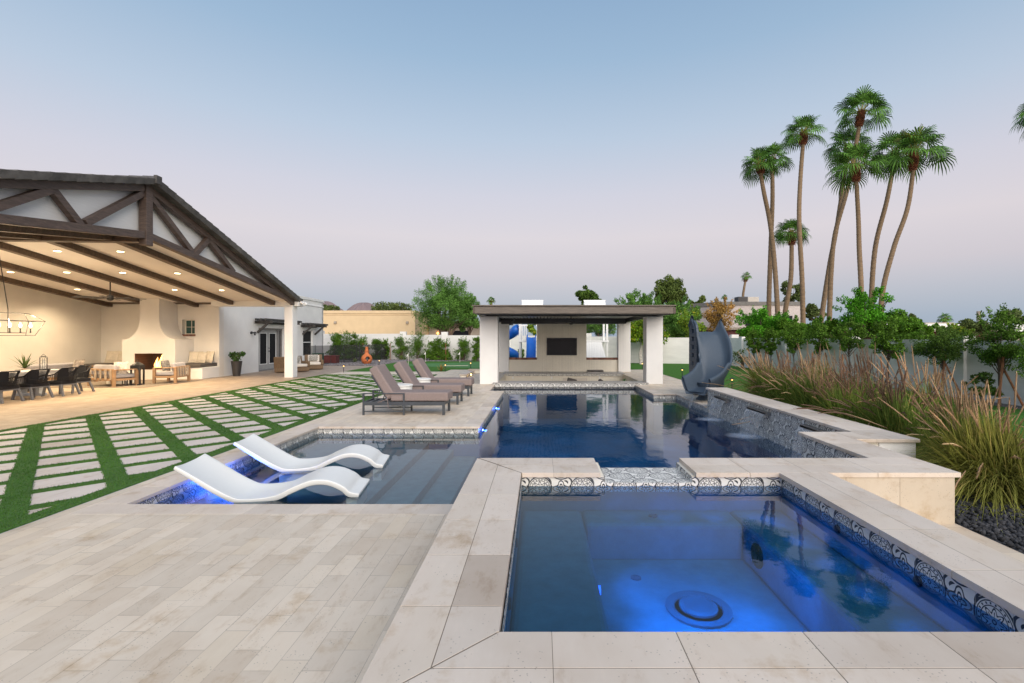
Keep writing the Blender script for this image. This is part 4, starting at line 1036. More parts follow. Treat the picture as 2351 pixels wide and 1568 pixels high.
lounge('lounge_chair', 'teak lounge chair seen from behind with pale grey cushions, near the dining table', (-15.95, 17.9, 0), R(-18), 1.35, 'teak lounge seats round the rug')
lounge('lounge_chair', 'teak lounge chair seen from the side in front of the fire', (-14.75, 19.2, 0), R(100), .95, 'teak lounge seats round the rug')
lounge('lounge_chair', 'teak sofa with pale cushions against the back patio wall', (-18.6, 18.6, 0), R(-88), 2.2, 'teak lounge seats round the rug')
def wpillow(loc, w, h, rz, label, mt, tilt=-.3):
    o = MB().pillow((0,0,h/2), w, h, .16, Matrix.Rotation(tilt, 4, 'X')).build('throw_pillow', mt, smooth=True, weld=True); o.location = loc; o.rotation_euler = (0,0,rz)
    return tag(o, label, 'pillow', 'loose pillows on the teak seats')
M['pat'] = mat('patterned_pillow', (.60,.55,.50), .9, .35, 22)
wpillow((-15.55, 17.75, .46), .48, .46, R(10), 'white patterned pillow on the teak chair near the dining table', M['pat'])
wpillow((-18.5, 19.2, .46), .50, .48, R(-80), 'patterned pillow on the sofa at the far wall', M['pat'])
wpillow((-15.05, 19.25, .46), .46, .44, R(95), 'black and white pillow on the teak chair in front of the fire', mat('zebra_pillow', (.18,.17,.16), .9, .9, 14), -.2)
tag(MB().box(-17.9, -14.2, 17.2, 20.2, .002, .012).build('rug', M['asph']), 'brown woven rug under the teak lounge seats', 'rug')
t = thing('coffee_table', 'low round white table between the teak seats', 'table', (-16.55, 18.9, .012)); MB().lathe([(.42,0),(.42,.36),(.44,.37),(.44,.41),(.0,.41)], n=30).build('drum', M['resin'], t)
spiky('table_plant', 'small leafy plant on the low round table', 'plant', (-16.6, 18.9, .42), 30, .26, M['agave'], 0, w=.02)
def floor_lantern(loc, s, label):
    t = thing('floor_lantern', label, 'lantern', loc, .25, 'black lanterns on the patio floor'); b = MB(); w_ = .15*s; h_ = .70*s
    b.box(-w_, w_, -w_, w_, 0, .05*s); b.box(-w_, w_, -w_, w_, h_-.05*s, h_)
    for sx_ in (-1, 1):
        for sy in (-1, 1): b.box(sx_*w_-(.045*s if sx_ > 0 else 0), sx_*w_+(0 if sx_ > 0 else .045*s), sy*w_-(.045*s if sy > 0 else 0), sy*w_+(0 if sy > 0 else .045*s), .05*s, h_-.05*s)
    for k in range(4):   # arched heads of the openings
        M_ = Matrix.Rotation(k*math.pi/2, 4, 'Z'); aw = w_-.045*s
        for q_ in range(6):
            a0, a1 = math.pi*q_/6, math.pi*(q_+1)/6
            p_ = [(-aw*math.cos(a0), w_-.01, h_-.2*s+aw*math.sin(a0)), (-aw*math.cos(a1), w_-.01, h_-.2*s+aw*math.sin(a1)), (-aw*math.cos(a1), w_-.01, h_-.05*s), (-aw*math.cos(a0), w_-.01, h_-.05*s)]
            b.extr([M_ @ Vector(x) for x in p_], M_ @ Vector((0, .008, 0)))
    b.build('body', M['black'], t)
    b = MB(); b.lathe([(w_*1.28, h_), (w_*.7, h_+.07*s), (w_*.25, h_+.11*s), (.02*s, h_+.12*s)], n=8); b.tube([(.04*s*math.cos(a_), 0, h_+.15*s+.04*s*math.sin(a_)) for a_ in [2*math.pi*k/10 for k in range(11)]], .007, 5); b.build('roof', M['black'], t)
    MB().lathe([(.05*s,.05*s),(.05*s,.24*s),(.01,.24*s)], n=14).build('candle', M['cush'], t)
floor_lantern((-15.68, 18.15, 0), .62, 'smaller black lantern standing on the patio left of the tall one')
floor_lantern((-15.25, 18.15, 0), 1.08, 'tall black lantern standing on the patio before the fireplace')

# planter by the wing wall
pt = thing('potted_plant', 'leafy shrub in a tall black tapered planter against the white wall', 'plant', (-14.22, 22.45, 0))
MB().lathe([(.15,0),(.23,.68),(.24,.70),(.21,.70),(.20,.64)], n=28).build('pot', M['cblack'], pt, smooth=False)
def leaves_np(name, blobs, n, size, mt, parent=None, origin=None, asp=.55, flat=0, shell=.6, down=0):
    """scatter leaf-shaped quads through ellipsoidal blobs (cx,cy,cz,rx,ry,rz)"""
    B = np.array(blobs, float); vol = B[:,3]*B[:,4]*B[:,5]; k = rng.choice(len(B), n, p=(vol**.72)/(vol**.72).sum())
    d = rng.normal(size=(n, 3)); d /= np.linalg.norm(d, axis=1)[:, None]; rr = rng.uniform(0, 1, n)**(1/3*(1-shell)+.12)
    rr *= 1+.10*rng.normal(size=n)
    c = B[k,:3]+d*rr[:,None]*B[k,3:6]
    a_ = rng.normal(size=(n,3)); a_[:,2] *= (1-flat); a_[:,2] -= down*2; a_ /= np.linalg.norm(a_, axis=1)[:,None]
    q_ = rng.normal(size=(n,3)); b_ = np.cross(a_, q_); b_ /= np.linalg.norm(b_, axis=1)[:,None]
    s_ = size*rng.uniform(.6, 1.35, n)[:,None]; a_ = a_*s_; b_ = b_*s_*asp*.5
    V = np.stack([c-a_*.5, c+b_, c+a_*.5, c-b_], 1).reshape(-1, 3)
    return npmesh(name, V, np.arange(4*n).reshape(-1, 4), mt, parent, origin)
leaves_np('foliage', [(0,0,.95,.26,.26,.18),(-.2,0,1.0,.14,.14,.12),(.22,.05,1.05,.13,.13,.13),(0,0,.78,.16,.16,.1)], 340, .10, M['leafd'], pt, asp=.8)
b = MB()
for k in range(9): a_ = k*.7; b.tube([(0,0,.62),(.1*math.cos(a_),.1*math.sin(a_),.85),(.22*math.cos(a_),.22*math.sin(a_),1.0+.04*(k%3))], .006, 5)
b.build('stems', M['bark'], pt)

# wicker chairs
def wicker(label):
    t = thing('wicker_armchair', label, 'armchair', (0,0,0), 0, 'wicker armchairs beside the patio column')
    b = MB(); b.box(-.44,.44,-.42,.42,.03,.26); b.box(-.46,-.32,-.42,.44,.26,.56); b.box(.32,.46,-.42,.44,.26,.56); b.cbox((0,-.40,.52), (.92,.13,.62), Matrix.Rotation(R(12),4,'X')); b.build('frame', M['wicker'], t, bevel=.05, seg=3)
    MB().box(-.31,.31,-.28,.45,.27,.42).build('seat_cushion', M['cush'], t, bevel=.045, seg=3)
    MB().cbox((0,-.27,.60), (.60,.14,.42), Matrix.Rotation(R(14),4,'X')).build('back_cushion', M['cush'], t, bevel=.05, seg=3)
    return t
w0 = wicker('wicker armchair nearer the patio column with cream seat and striped pillow'); w0.location = (-12.35, 25.3, 0); w0.rotation_euler = (0,0,R(-125))
dup(w0, (-10.95+.0, 0, 0), 0, '')
wlast = [o for o in COL.objects if o.name.startswith('wicker_armchair.')][0]
g_ = ground(721, 848); wlast.location = (g_.x, g_.y, 0); wlast.rotation_euler = (0,0,R(-150)); wlast['label'] = 'wicker armchair farther right with cream seat and striped pillow, by the window'
g_ = ground(683, 853.5); w0.location = (g_.x, g_.y, 0)
g_ = ground(655, 855); dup(w0, (g_.x, g_.y, 0), R(20), 'wicker armchair mostly hidden behind the patio column, back to the lawn')
def stripes(name, ax='X', f=28, ang=.6):
    m, nt, bs = new(name); s = nt.nodes.new('ShaderNodeSeparateXYZ'); tc_ = nt.nodes.new('ShaderNodeTexCoord'); nt.links.new(tc_.outputs['Object'], s.inputs[0])
    k = (E(nt, s.outputs['X'])*f+E(nt, s.outputs['Z'])*f*ang).fr().lt(.45); nt.links.new(mix(nt, k.o, (.62,.60,.55,1), (.03,.03,.03,1)), bs.inputs['Base Color']); bs.inputs['Roughness'].default_value = .9; return m
M['stripe'] = stripes('striped_fabric', f=14)
for i_, (o, lb) in enumerate(((w0, 'black striped pillow on the wicker armchair nearer the column'), (wlast, 'black striped pillow on the wicker armchair by the window'))):
    th = o.rotation_euler[2]; q_ = MB().pillow((0,0,.22), .46, .42, .15, Matrix.Rotation(-.35,4,'X')).build('throw_pillow', M['stripe'], smooth=True, weld=True)
    q_.location = o.location + Matrix.Rotation(th, 4, 'Z') @ Vector((.02, -.1, .43)); q_.rotation_euler = (0,0,th+.1); tag(q_, lb, 'pillow', 'striped pillows on the wicker armchairs')

# ---------------- pavilion ----------------
pav = thing('pavilion', 'flat roofed white pavilion with four pillars behind the pool', 'pavilion', (1.2, 18.3, 0))
def pp(mb, name, mt, root=pav, **k): return under(mb.build(name, mt, **k), root)
for x0, x1, y0, y1, z1 in ((-2.32,-1.63,18.4,19.0,2.62), (4.08,4.72,18.4,19.0,2.62), (-2.32,-1.63,25.0,25.5,2.60), (4.08,4.72,25.0,25.5,2.60)):
    pp(MB().box(x0, x1, y0, y1, 0, z1), 'pillar', M['stucco'], bevel=.02)
b = MB(); ys_ = (25.12, 25.38); oz0, oz1 = .74, 2.52
ox = ((-1.60,.0-.165), (2.43, 4.04))
b.box(-1.629, 4.079, ys_[0], ys_[1], 0, oz0-.10); b.box(-.165, 2.43, ys_[0], ys_[1], oz0-.10, 2.60)
b.box(-1.629, -.165, ys_[0], ys_[1], 2.52, 2.60); b.box(2.43, 4.079, ys_[0], ys_[1], 2.52, 2.60)
pp(b, 'television_wall', M['cream'], weld=True)
for x0, x1 in ((-1.628, -.167), (2.432, 4.078)):
    b = MB(); n = int((x1-x0)/.085); w_ = (x1-x0)/n
    for k in range(n): b.box(x0+k*w_+.003, x0+(k+1)*w_-.003, 25.09, 25.40, .642, .745)
    pp(b, 'brick_sill', M['brick'])
# roof
b = MB(); b.box(-2.38, 4.80, 17.15, 25.9, 2.88, 2.93); b.box(-2.44, 4.86, 17.09, 25.96, 2.93, 2.965); pp(b, 'roof_cap', M['fascia'])
b = MB(); b.box(-2.33, 4.77, 17.10, 17.16, 2.66, 2.879); b.box(-2.33, 4.77, 25.84, 25.90, 2.60, 2.879); pp(b, 'fascia', M['fascia'])
b = MB(); b.box(-2.40, -2.33, 17.08, 25.92, 2.67, 2.878); b.box(4.77, 4.84, 17.08, 25.92, 2.67, 2.878); pp(b, 'side_fascia', M['wood'])
b = MB(); b.box(-2.25, 4.70, 17.3, 17.42, 2.62, 2.87); b.box(-2.2, -2.05, 17.42, 25.7, 2.62, 2.87); b.box(4.5, 4.65, 17.42, 25.7, 2.62, 2.87); b.box(-2.05, 4.5, 25.0, 25.6, 2.52, 2.87); b.box(-2.05, 4.5, 18.5, 18.75, 2.625, 2.87)
pp(b, 'roof_beam', M['black'])
b = MB()
for k in range(38): x = -2.0+.171*k; b.box(x, x+.13, 18.76, 24.99, 2.80, 2.83)
pp(b, 'ceiling_slat', mat('louvre', (.35,.36,.37), .4))['kind'] = 'stuff'
# sunken room
b = MB(); zf = -.95
b.box(-1.75, 4.15, 18.62, 24.4, zf-.05, zf); pp(b, 'sunken_floor', M['deck'])
b = MB(); b.box(-1.80, -1.70, 19.0, 24.4, zf, -.003); b.box(4.10, 4.20, 19.0, 24.4, zf, -.003); b.box(-1.70, 4.10, 23.75, 24.4, zf, -.10); b.box(-1.74, 3.63, 18.32, 18.6, -1.3, -.06)
pp(b, 'sunken_wall', M['cream'])
b = MB(); b.box(-1.85, 4.2, 23.65, 24.95, .002, .035); pp(b, 'counter_top', M['granite'], bevel=.008)
b = MB(); b.box(-1.83, 4.18, 23.68, 23.75, -.10, .001); pp(b, 'counter_tile', M['tile'])
b = MB(); b.box(-1.80, 4.12, 18.15, 18.98, .062, .085); pp(b, 'bar_top', M['granite'], bevel=.008)
b = MB(); b.box(-1.79, 4.11, 18.16, 18.32, -.075, .061); b.box(-1.73, 3.63, 18.301, 18.33, -.3, -.075); b.box(-1.78, 4.1, 18.34, 18.9, -.02, .06); pp(b, 'bar_tile', M['tile'])
for x in (-1.35, .58, 2.95):
    pp(MB().box(x-.035, x+.035, 23.735, 23.748, -.24, -.13), 'outlet', M['white'], bevel=.004)
for x0 in (1.13, 1.75):
    o = pp(MB().box(x0, x0+.59, 23.72, 23.748, -.85, -.20), 'cabinet_door', M['cush'], bevel=.006)
    xh = 1.66 if x0 < 1.5 else 1.80
    h_ = MB().tube([(xh, 23.70, -.36), (xh, 23.70, -.24)], .009, 6).build('handle', M['steel']); h_.parent = o; h_.matrix_parent_inverse = (Matrix.Translation(pav.location)).inverted()
# grill lid on the counter
t = thing('grill', 'low stainless grill with its lid down on the back counter', 'grill', (2.78, 24.2, .036))
MB().box(-.42, .42, -.28, .28, 0, .05).build('body', M['steel'], t, bevel=.008); MB().box(-.40, .40, -.26, .26, .052, .13).build('lid', mat('lid_metal', (.13,.12,.11), .35, metal=.6), t, bevel=.03, seg=3)
MB().tube([(-.1,-.30,.09),(.1,-.30,.09)], .01, 6).build('handle', M['steel'], t)
# television
t = thing('television', 'large black flat television on the white pavilion wall', 'television', (1.14, 25.10, 1.33))
MB().box(-.79, .79, -.055, -.0, -.455, .455).build('housing', M['black'], t, bevel=.006); MB().box(-.77, .77, -.0575, -.0555, -.435, .435).build('screen', M['tvs'], t)
# fan and heater
fan2 = thing('ceiling_fan', 'black ceiling fan under the pavilion roof', 'ceiling fan', (1.42, 22.0, 2.80), .1)
b = MB(); b.lathe([(.07,0),(.06,-.04),(.018,-.05),(.018,-.22),(.10,-.26),(.11,-.36),(.06,-.40),(.01,-.41)], n=18); b.build('motor', M['black'], fan2); blades(fan2, 6, .78, -.33, M['black'])
t = thing('patio_heater', 'black heater with a curved bracket under the left side of the pavilion roof', 'heater', (-1.45, 21.0, 2.45))
MB().box(-.25, .2, -.12, .12, -.06, .08).build('body', M['black'], t, bevel=.02); MB().tube([(.1,-.1,-.08),(.22,-.1,-.02),(.30,-.1,.10),(.34,-.1,.22)], .03, 8).build('bracket', M['char'], t)
# rain curtain
rc = MB()
for k in range(64):
    x = .10+3.0*k/64+random.uniform(-.01,.01); zb_ = .15 if random.random() < .9 else .8; w_ = random.uniform(.0016, .0030)
    rc.tube([(x, 17.24, 2.655), (x, 17.24, WZ)], w_, 4, cap=False)
tag(rc.build('rain_curtain', M['rain'], origin=(1.6,17.24,2.6)), 'thin falling strings of water from the front edge of the pavilion roof', 'water feature', kind='stuff')
# dark sofa back and agave in the sunken room
def acc(x, y): return (x, y, zf)
t = thing('outdoor_sofa', 'dark grey outdoor sofa back showing above the bar in the sunken room', 'sofa', (3.1, 20.6, zf))
MB().box(-.55, .5, -.35, .35, .02, .42).build('seat', M['darkcush'], t, bevel=.05); MB().cbox((-.45,0,.58), (.16,.7,.72), Matrix.Rotation(-.12,4,'Y')).build('backrest', M['darkcush'], t, bevel=.05); MB().cbox((.1,.32,.55), (.9,.14,.46)).build('backrest', M['darkcush'], t, bevel=.05)
t = spiky('agave', 'green agave in a pot beside the dark sofa in the sunken room', 'plant', (3.72, 21.2, zf), 30, .36, M['agave'], .62, w=.035, droop=.1)
MB().lathe([(.12,0),(.19,.5),(.19,.6),(.1,.58)], n=18).build('pot', M['cblack'], t)
t = thing('bar_chair', 'dark chair top just showing above the bar before the white cabinet', 'chair', (1.35, 20.9, zf)); MB().cbox((0,0,.72), (.42,.06,.5), Matrix.Rotation(.25,4,'Y')).build('backrest', M['darkcush'], t, bevel=.03); MB().box(-.22,.22,-.4,.0,.42,.5).build('seat', M['darkcush'], t, bevel=.03)
for sx_ in (-.19, .19):
    for y in (-.36, -.03): MB().tube([(sx_,y,0),(sx_,y,.42)], .015, 6).build('leg', M['black'], t)
# low step wall to the left of the pavilion, where stairs drop to the sunken room
t = thing('step_wall', 'low cream wall and step in the paving left of the pavilion', 'wall', (-3.5, 21, 0))
b = MB(); b.box(-3.6, -2.33, 24.2, 24.5, 0, .16); b.box(-3.6, -3.35, 21.6, 24.2, 0, .10); under(b.build('riser', M['cream'], bevel=.01), t)
b = MB(); b.box(-3.64, -2.33, 24.16, 24.54, .161, .20); b.box(-3.64, -3.31, 21.56, 24.155, .101, .14); under(b.build('cap', M['coping'], bevel=.01), t)
l = thing('step_light', 'small warm light on the step left of the pavilion', 'light', (-3.2, 22.2, .0)); MB().lathe([(.03,0),(.03,.06)], n=12).build('base', M['char'], l); MB().lathe([(.022,.06),(.028,.10),(.01,.12)], n=12).build('lens', emis('step_led', (1,.62,.25), 12), l)

# ---------------- play set ----------------
ps = thing('playset', 'white wooden play tower with two white roofs behind the pavilion', 'playset', (1.0, 29.5, 0))
PY = 29.0
def q(mb, name, mt, **k): return under(mb.build(name, mt, **k), ps)
tw1 = (-1.22, .25); tw2 = (2.65, 4.05)
for (x0, x1) in (tw1, tw2):
    for x in (x0, x1):
        for y in (PY, PY+1.5): q(MB().box(x-.06, x+.06, y-.06, y+.06, 0, 3.5), 'post', M['white'], bevel=.006)
    b = MB(); b.box(x0-.1, x1+.1, PY-.1, PY+1.6, 1.52, 1.62); q(b, 'platform', M['white'])
    xc = (x0+x1)/2
    b = MB(); b.add([(xc-.68,PY-.25,3.35),(xc+.68,PY-.25,3.35),(xc+.66,PY+.68,4.13),(xc-.62,PY+.68,4.13),(xc-.68,PY+1.75,3.35),(xc+.68,PY+1.75,3.35)], [(0,1,2,3),(3,2,5,4),(0,4,5,1),(0,3,4),(1,5,2)]); b.box(xc-.66, xc+.69, PY+.6, PY+.75, 4.05, 4.12)
    q(b, 'roof', M['white'])
b = MB()
for x in (-1.08,-.96,-.84): b.box(x-.025, x+.025, PY-.03, PY+.03, 1.62, 2.5)
for x in (-.18,-.05,.08): b.box(x-.025, x+.025, PY-.03, PY+.03, 1.62, 2.5)
b.box(-1.2,-.75,PY-.04,PY+.04,2.5,2.58); b.box(-.25,.25,PY-.04,PY+.04,2.5,2.58); q(b, 'railing', M['white'])
b = MB()
for k in range(7): b.tube([(-.30,PY+1.2,.2+.24*k),(.22,PY+1.2,.2+.24*k)], .018, 6)
q(b, 'rung_ladder', M['white'])
b = MB()
for k in range(10):
    x0 = 2.45+.135*k; x1 = x0+.13; b.extr([(x0*.93+.15, PY-.02, 1.60),(x1*.93+.15, PY-.02, 1.60),(x1*1.12-.28, PY-1.3, .05),(x0*1.12-.28, PY-1.3, .05)], (0,.02,.03))
q(b, 'climbing_ramp', M['boards'])
b = MB(); b.box(2.65, 2.72, PY+.0, PY+.05, 1.6, 2.6)
# straight slide
def chute(path, wd, hw, th):
    b = MB(); prof = [(-wd/2-.04, hw), (-wd/2, hw), (-wd/2+.03, .03), (0, 0), (wd/2-.03, .03), (wd/2, hw), (wd/2+.04, hw), (wd/2+.02, -.04), (-wd/2-.02, -.04)]
    n_ = len(prof); base = 0
    for i_, (y, z) in enumerate(path):
        for x, h_ in prof: b.v.append((x, y, z+h_))
        if i_:
            for k in range(n_): b.f.append(((i_-1)*n_+k, (i_-1)*n_+(k+1)%n_, i_*n_+(k+1)%n_, i_*n_+k))
    return b
path = [(0, 1.80), (-.18, 1.72)]+[(-.2-1.9*k/12, 1.70-1.50*(k/12)**1.0+.09*math.sin(9*k/12)) for k in range(1, 12)]+[(-2.25,.16),(-2.5,.15)]
b = chute(path, .48, .14, .04); b.xf(Matrix.Translation((-.52, PY-.05, 0))); q(b, 'wave_slide', M['blueplastic'], smooth=True)
b = MB(); b.box(-.80,-.74,PY-.2,PY-.0,1.65,1.98); b.box(-.30,-.24,PY-.2,PY,1.65,1.98); q(b, 'slide_handle', M['blueplastic'], bevel=.02)
# spiral tube slide
pts = []
for k in range(40):
    a_ = k/39*math.pi*2.15; pts.append((-2.12+.62*math.cos(a_+.25), PY+.4+.62*math.sin(a_+.25), 2.25-1.85*k/39))
pts = [(-1.3, PY+.5, 2.35)]+pts+[(pts[-1][0]+.25, pts[-1][1]-.55, .38)]
b = MB().tube(pts, .30, 16, cap=False); o = q(b, 'tube_slide', M['blueplastic'], smooth=True)
sol = o.modifiers.new('s', 'SOLIDIFY'); sol.thickness = .02

# ---------------- pool slide ----------------
sd = thing('pool_slide', 'curving slate blue plastic pool slide with high sides and cut out ladder', 'slide', (4.9, 14.2, 0))
def q2(mb, name, mt, **k): return under(mb.build(name, mt, **k), sd)
ctrl = [(5.31,15.55,1.97),(5.31,15.12,1.93),(5.31,14.65,1.45),(5.22,14.3,.98),(5.08,14.05,.66),(4.86,13.80,.45),(4.60,13.55,.34),(4.32,13.32,.28)]
def cat(c, n):
    c = [Vector(p) for p in c]; c = [c[0]*2-c[1]]+c+[c[-1]*2-c[-2]]; o_ = []
    for i in range(1, len(c)-2):
        for k in range(n):
            t_ = k/n; o_.append(.5*((2*c[i])+(c[i+1]-c[i-1])*t_+(2*c[i-1]-5*c[i]+4*c[i+1]-c[i+2])*t_*t_+(3*c[i]-c[i-1]-3*c[i+1]+c[i+2])*t_**3))
    o_.append(c[-2]); return o_
P_ = cat(ctrl, 6); b = MB(); ns = 22
m_ = len(P_)
for i, p in enumerate(P_):
    s_t = i/(m_-1); d_ = (P_[min(i+1,m_-1)]-P_[max(i-1,0)]); dh = Vector((d_.x, d_.y, 0)).normalized(); side = Vector((-dh.y, dh.x, 0))*-1   # right-hand side looking down
    wd = .43-.04*s_t; hl = .40-.10*abs(2*s_t-.9); hr = .42-.12*s_t
    up = Vector((0,0,1))*.8+Vector((dh.x,dh.y,0))*(-.35 if .1 < s_t < .6 else -.0); up = up.normalized()
    ring = []
    for j in range(ns+1):   # inner surface from left lip to right lip
        a_ = -1+2*j/ns; hh = hl if a_ < 0 else hr
        q_ = max(0, (abs(a_)-.38)/.62); x = math.copysign(wd*(.56*min(1, abs(a_)/.38)+.44*q_**.8), a_); z = hh*1.25*(q_**1.25)*(.45+.55*min(1, s_t/.10)**.5) + .012*(1-min(1, abs(a_)/.38))
        ring.append((x, z))
    out_ = [(x*1.0+math.copysign(.075, x) if abs(x) > .05 else x, z-(.07 if abs(x) < wd*.7 else .03)) for x, z in ring[::-1]]
    full = ring[:1]+ring[1:-1]+ring[-1:]
    lipL = (ring[0][0]-.04, ring[0][1]+.045); lipR = (ring[-1][0]+.04, ring[-1][1]+.045)
    loop_ = [lipL]+full+[lipR]+out_
    for x, z in loop_: b.v.append(tuple(p+side*x+up*z))
    L2 = len(loop_)
    if i:
        for k in range(L2): b.f.append(((i-1)*L2+k, (i-1)*L2+(k+1)%L2, i*L2+(k+1)%L2, i*L2+k))
b.f.append(tuple(range(L2))); b.f.append(tuple(range((m_-1)*L2, m_*L2))[::-1])
o = q2(b, 'chute', M['slide'], smooth=True)
# top ears and ladder column
for sg, x0 in ((-1, 4.88), (1, 5.72)):
    pr = [(15.62,0),(15.62,1.2),(15.60,1.75),(15.50,1.95),(15.2,1.95),(15.0,1.7),(14.90,1.2),(14.95,.7),(15.0,.3),(15.02,0)]
    if sg < 0:
        # left panel with ladder cut-outs, made of two uprights and the bridges between the openings
        b = MB(); zs_ = [0,.55,.63,.85,.93,1.15,1.23,1.45,1.53,1.75,1.83,2.02]
        def edge(z):  # front/back y at height z
            f = np.interp(z, [0,.3,.9,1.45,1.95,2.2,2.34], [14.95,14.90,14.86,14.84,14.86,14.95,15.15]); k_ = np.interp(z, [0,1.2,2.1,2.34], [15.62,15.62,15.60,15.42]); return f, k_
        zz = list(np.linspace(0, 2.34, 19))
        for k in range(18):
            z0_, z1_ = zz[k], zz[k+1]; f0, k0 = edge(z0_); f1, k1 = edge(z1_); xo_ = x0+.02*z0_
            is_hole = (k >= 7 and k % 2 == 1 and k < 17)
            segs_ = [(0, 1)] if not is_hole else [(0, .38), (.62, 1)]
            for a0_, a1_ in segs_:
                b.add([(x0-.03, f0+(k0-f0)*a0_, z0_),(x0+.05, f0+(k0-f0)*a0_, z0_),(x0+.05, f0+(k0-f0)*a1_, z0_),(x0-.03, f0+(k0-f0)*a1_, z0_),
                       (x0-.03, f1+(k1-f1)*a0_, z1_),(x0+.05, f1+(k1-f1)*a0_, z1_),(x0+.05, f1+(k1-f1)*a1_, z1_),(x0-.03, f1+(k1-f1)*a1_, z1_)],
                      [(0,3,2,1),(4,5,6,7),(0,1,5,4),(1,2,6,5),(2,3,7,6),(3,0,4,7)])
        q2(b, 'ladder_side', M['slide'], bevel=.012)
    else:
        b = MB().extr([(x0-.03, y, z) for y, z in pr], (.08,0,0)); q2(b, 'ladder_side', M['slide'], bevel=.03, seg=3)
b = MB()
for k in range(6): b.box(4.92, 5.70, 15.35, 15.55, .28*(k+1)+.0, .28*(k+1)+.05)
q2(b, 'ladder_step', M['slide'], bevel=.01)
b = MB().box(4.93, 5.68, 15.0, 15.30, 1.70, 1.86); q2(b, 'top_deck', M['slide'], bevel=.03)
b = MB().lathe([(.30,0),(.29,.04),(.24,.10),(.22,.30),(.26,.50)], (4.88,13.85,.003), 26, 1.25, .9); q2(b, 'pedestal', M['slide'], smooth=False)
b = MB().box(4.27, 4.36, 13.22, 13.38, .205, .245); q2(b, 'water_outlet', M['black'])
b = MB(); b.grid(lambda u, v: (4.24-.10*u, 13.22+.18*v-.03, .20-u*(.20-WZ)), 8, 5); q2(b, 'water_sheet', M['sheet'], smooth=True)

# ---------------- chaises ----------------
def chaise(label):
    t = thing('chaise_longue', label, 'chaise longue', (0,0,0), 0, 'taupe cushioned chaises on the pool deck'); W_ = .66; L_ = 1.88
    for y in (0, W_):
        s_ = 1 if y else -1; yc = y
        for x in (.02, .96):
            MB().box(x-.02, x+.02, yc-.02, yc+.02, 0, .49).build('leg', M['char'], t, bevel=.003)
        MB().box(L_-.03, L_+.03, yc-.025, yc+.025, 0, .31).build('leg', M['char'], t, bevel=.003)
        MB().box(-.0, .98, yc-.022, yc+.022, .49, .512).build('armrest', M['char'], t, bevel=.003)
        MB().box(.04, .94, yc-.012, yc+.012, .075, .10).build('lower_rail', M['char'], t)
    b = MB(); b.box(.04, L_-.03, -.015, .02, .225, .31); b.box(.04, L_-.03, W_-.02, W_+.015, .225, .31); b.box(L_-.02, L_+.02, .025, W_-.025, .225, .31); b.box(.0, .035, .02, W_-.02, .225, .31)
    for k in range(12): b.box(.10+.15*k, .17+.15*k, .02, W_-.02, .285, .300)
    b.build('seat_frame', M['char'], t, bevel=.003)
    b = MB(); p0, p1 = Vector((.60,0,.32)), Vector((.20,0,.92))
    for y in (.03, W_-.03): b.beam(p0+Vector((0,y,0)), p1+Vector((0,y,0)), .03, .035, up=(0,1,0))
    for k in range(7): m2 = p0.lerp(p1, (k+.5)/7); b.cbox(m2+Vector((0,W_/2,0)), (.02,W_-.06,.05), Matrix.Rotation(-.588,4,'Y'))
    b.build('backrest_frame', M['char'], t)
    b = MB(); b.beam((.40,.06,.60),(.28,.06,.30),.015,.02,up=(0,1,0)); b.beam((.40,W_-.06,.60),(.28,W_-.06,.30),.015,.02,up=(0,1,0)); b.build('prop', M['char'], t)
    MB().box(.64, L_+.10, .0, W_, .315, .53).build('seat_cushion', M['fabric'], t, bevel=.045, seg=4)
    c_ = MB().box(-.10,.11, .0, W_, 0, .84); c_.xf(Matrix.Translation((.66,0,.40)) @ Matrix.Rotation(-.56,4,'Y')); c_.build('back_cushion', M['fabric'], t, bevel=.045, seg=4)
    b = MB(); b.tube([(.62,.0,.42),(.56,-.03,.36),(.48,-.02,.34),(.36,-.02,.30)], .007, 6); b.tube([(.58,-.03,.38),(.60,-.03,.26),(.60,-.02,.16)], .007, 6); b.tube([(.66,-.01,.46),(.54,-.03,.36),(.46,-.03,.33),(.40,-.0,.28)], .006, 6); b.build('tie_cord', M['fabric'], t)
    return t
c1 = chaise('nearest taupe chaise on the pool deck with its cushion ties hanging down'); c1.location = (-4.12, 11.12, .0)
dup(c1, (-4.10, 12.88, 0), 0, 'middle taupe chaise, between the two white drum tables'); dup(c1, (-4.08, 14.68, 0), 0, 'farthest taupe chaise from the camera')
def drum(label, loc):
    t = thing('drum_table', label, 'side table', loc, 0, 'white drum side tables between the chaises')
    pr = [(.225,0),(.235,.02)]
    for k in range(12): z = .03+.042*k; pr += [(.235+.003*k, z), (.228+.003*k, z+.008), (.235+.003*k, z+.02)]
    pr += [(.265,.56),(.285,.575),(.285,.60),(.27,.607),(.262,.598),(.0,.595)]
    MB().lathe(pr, n=40).build('drum', M['resin'], t, smooth=False); return t
dr = drum('white ribbed drum table between the nearest and middle chaises', (-3.53, 12.2, 0)); dup(dr, (-3.47, 13.98, 0), 0, 'white ribbed drum table between the middle and farthest chaises')

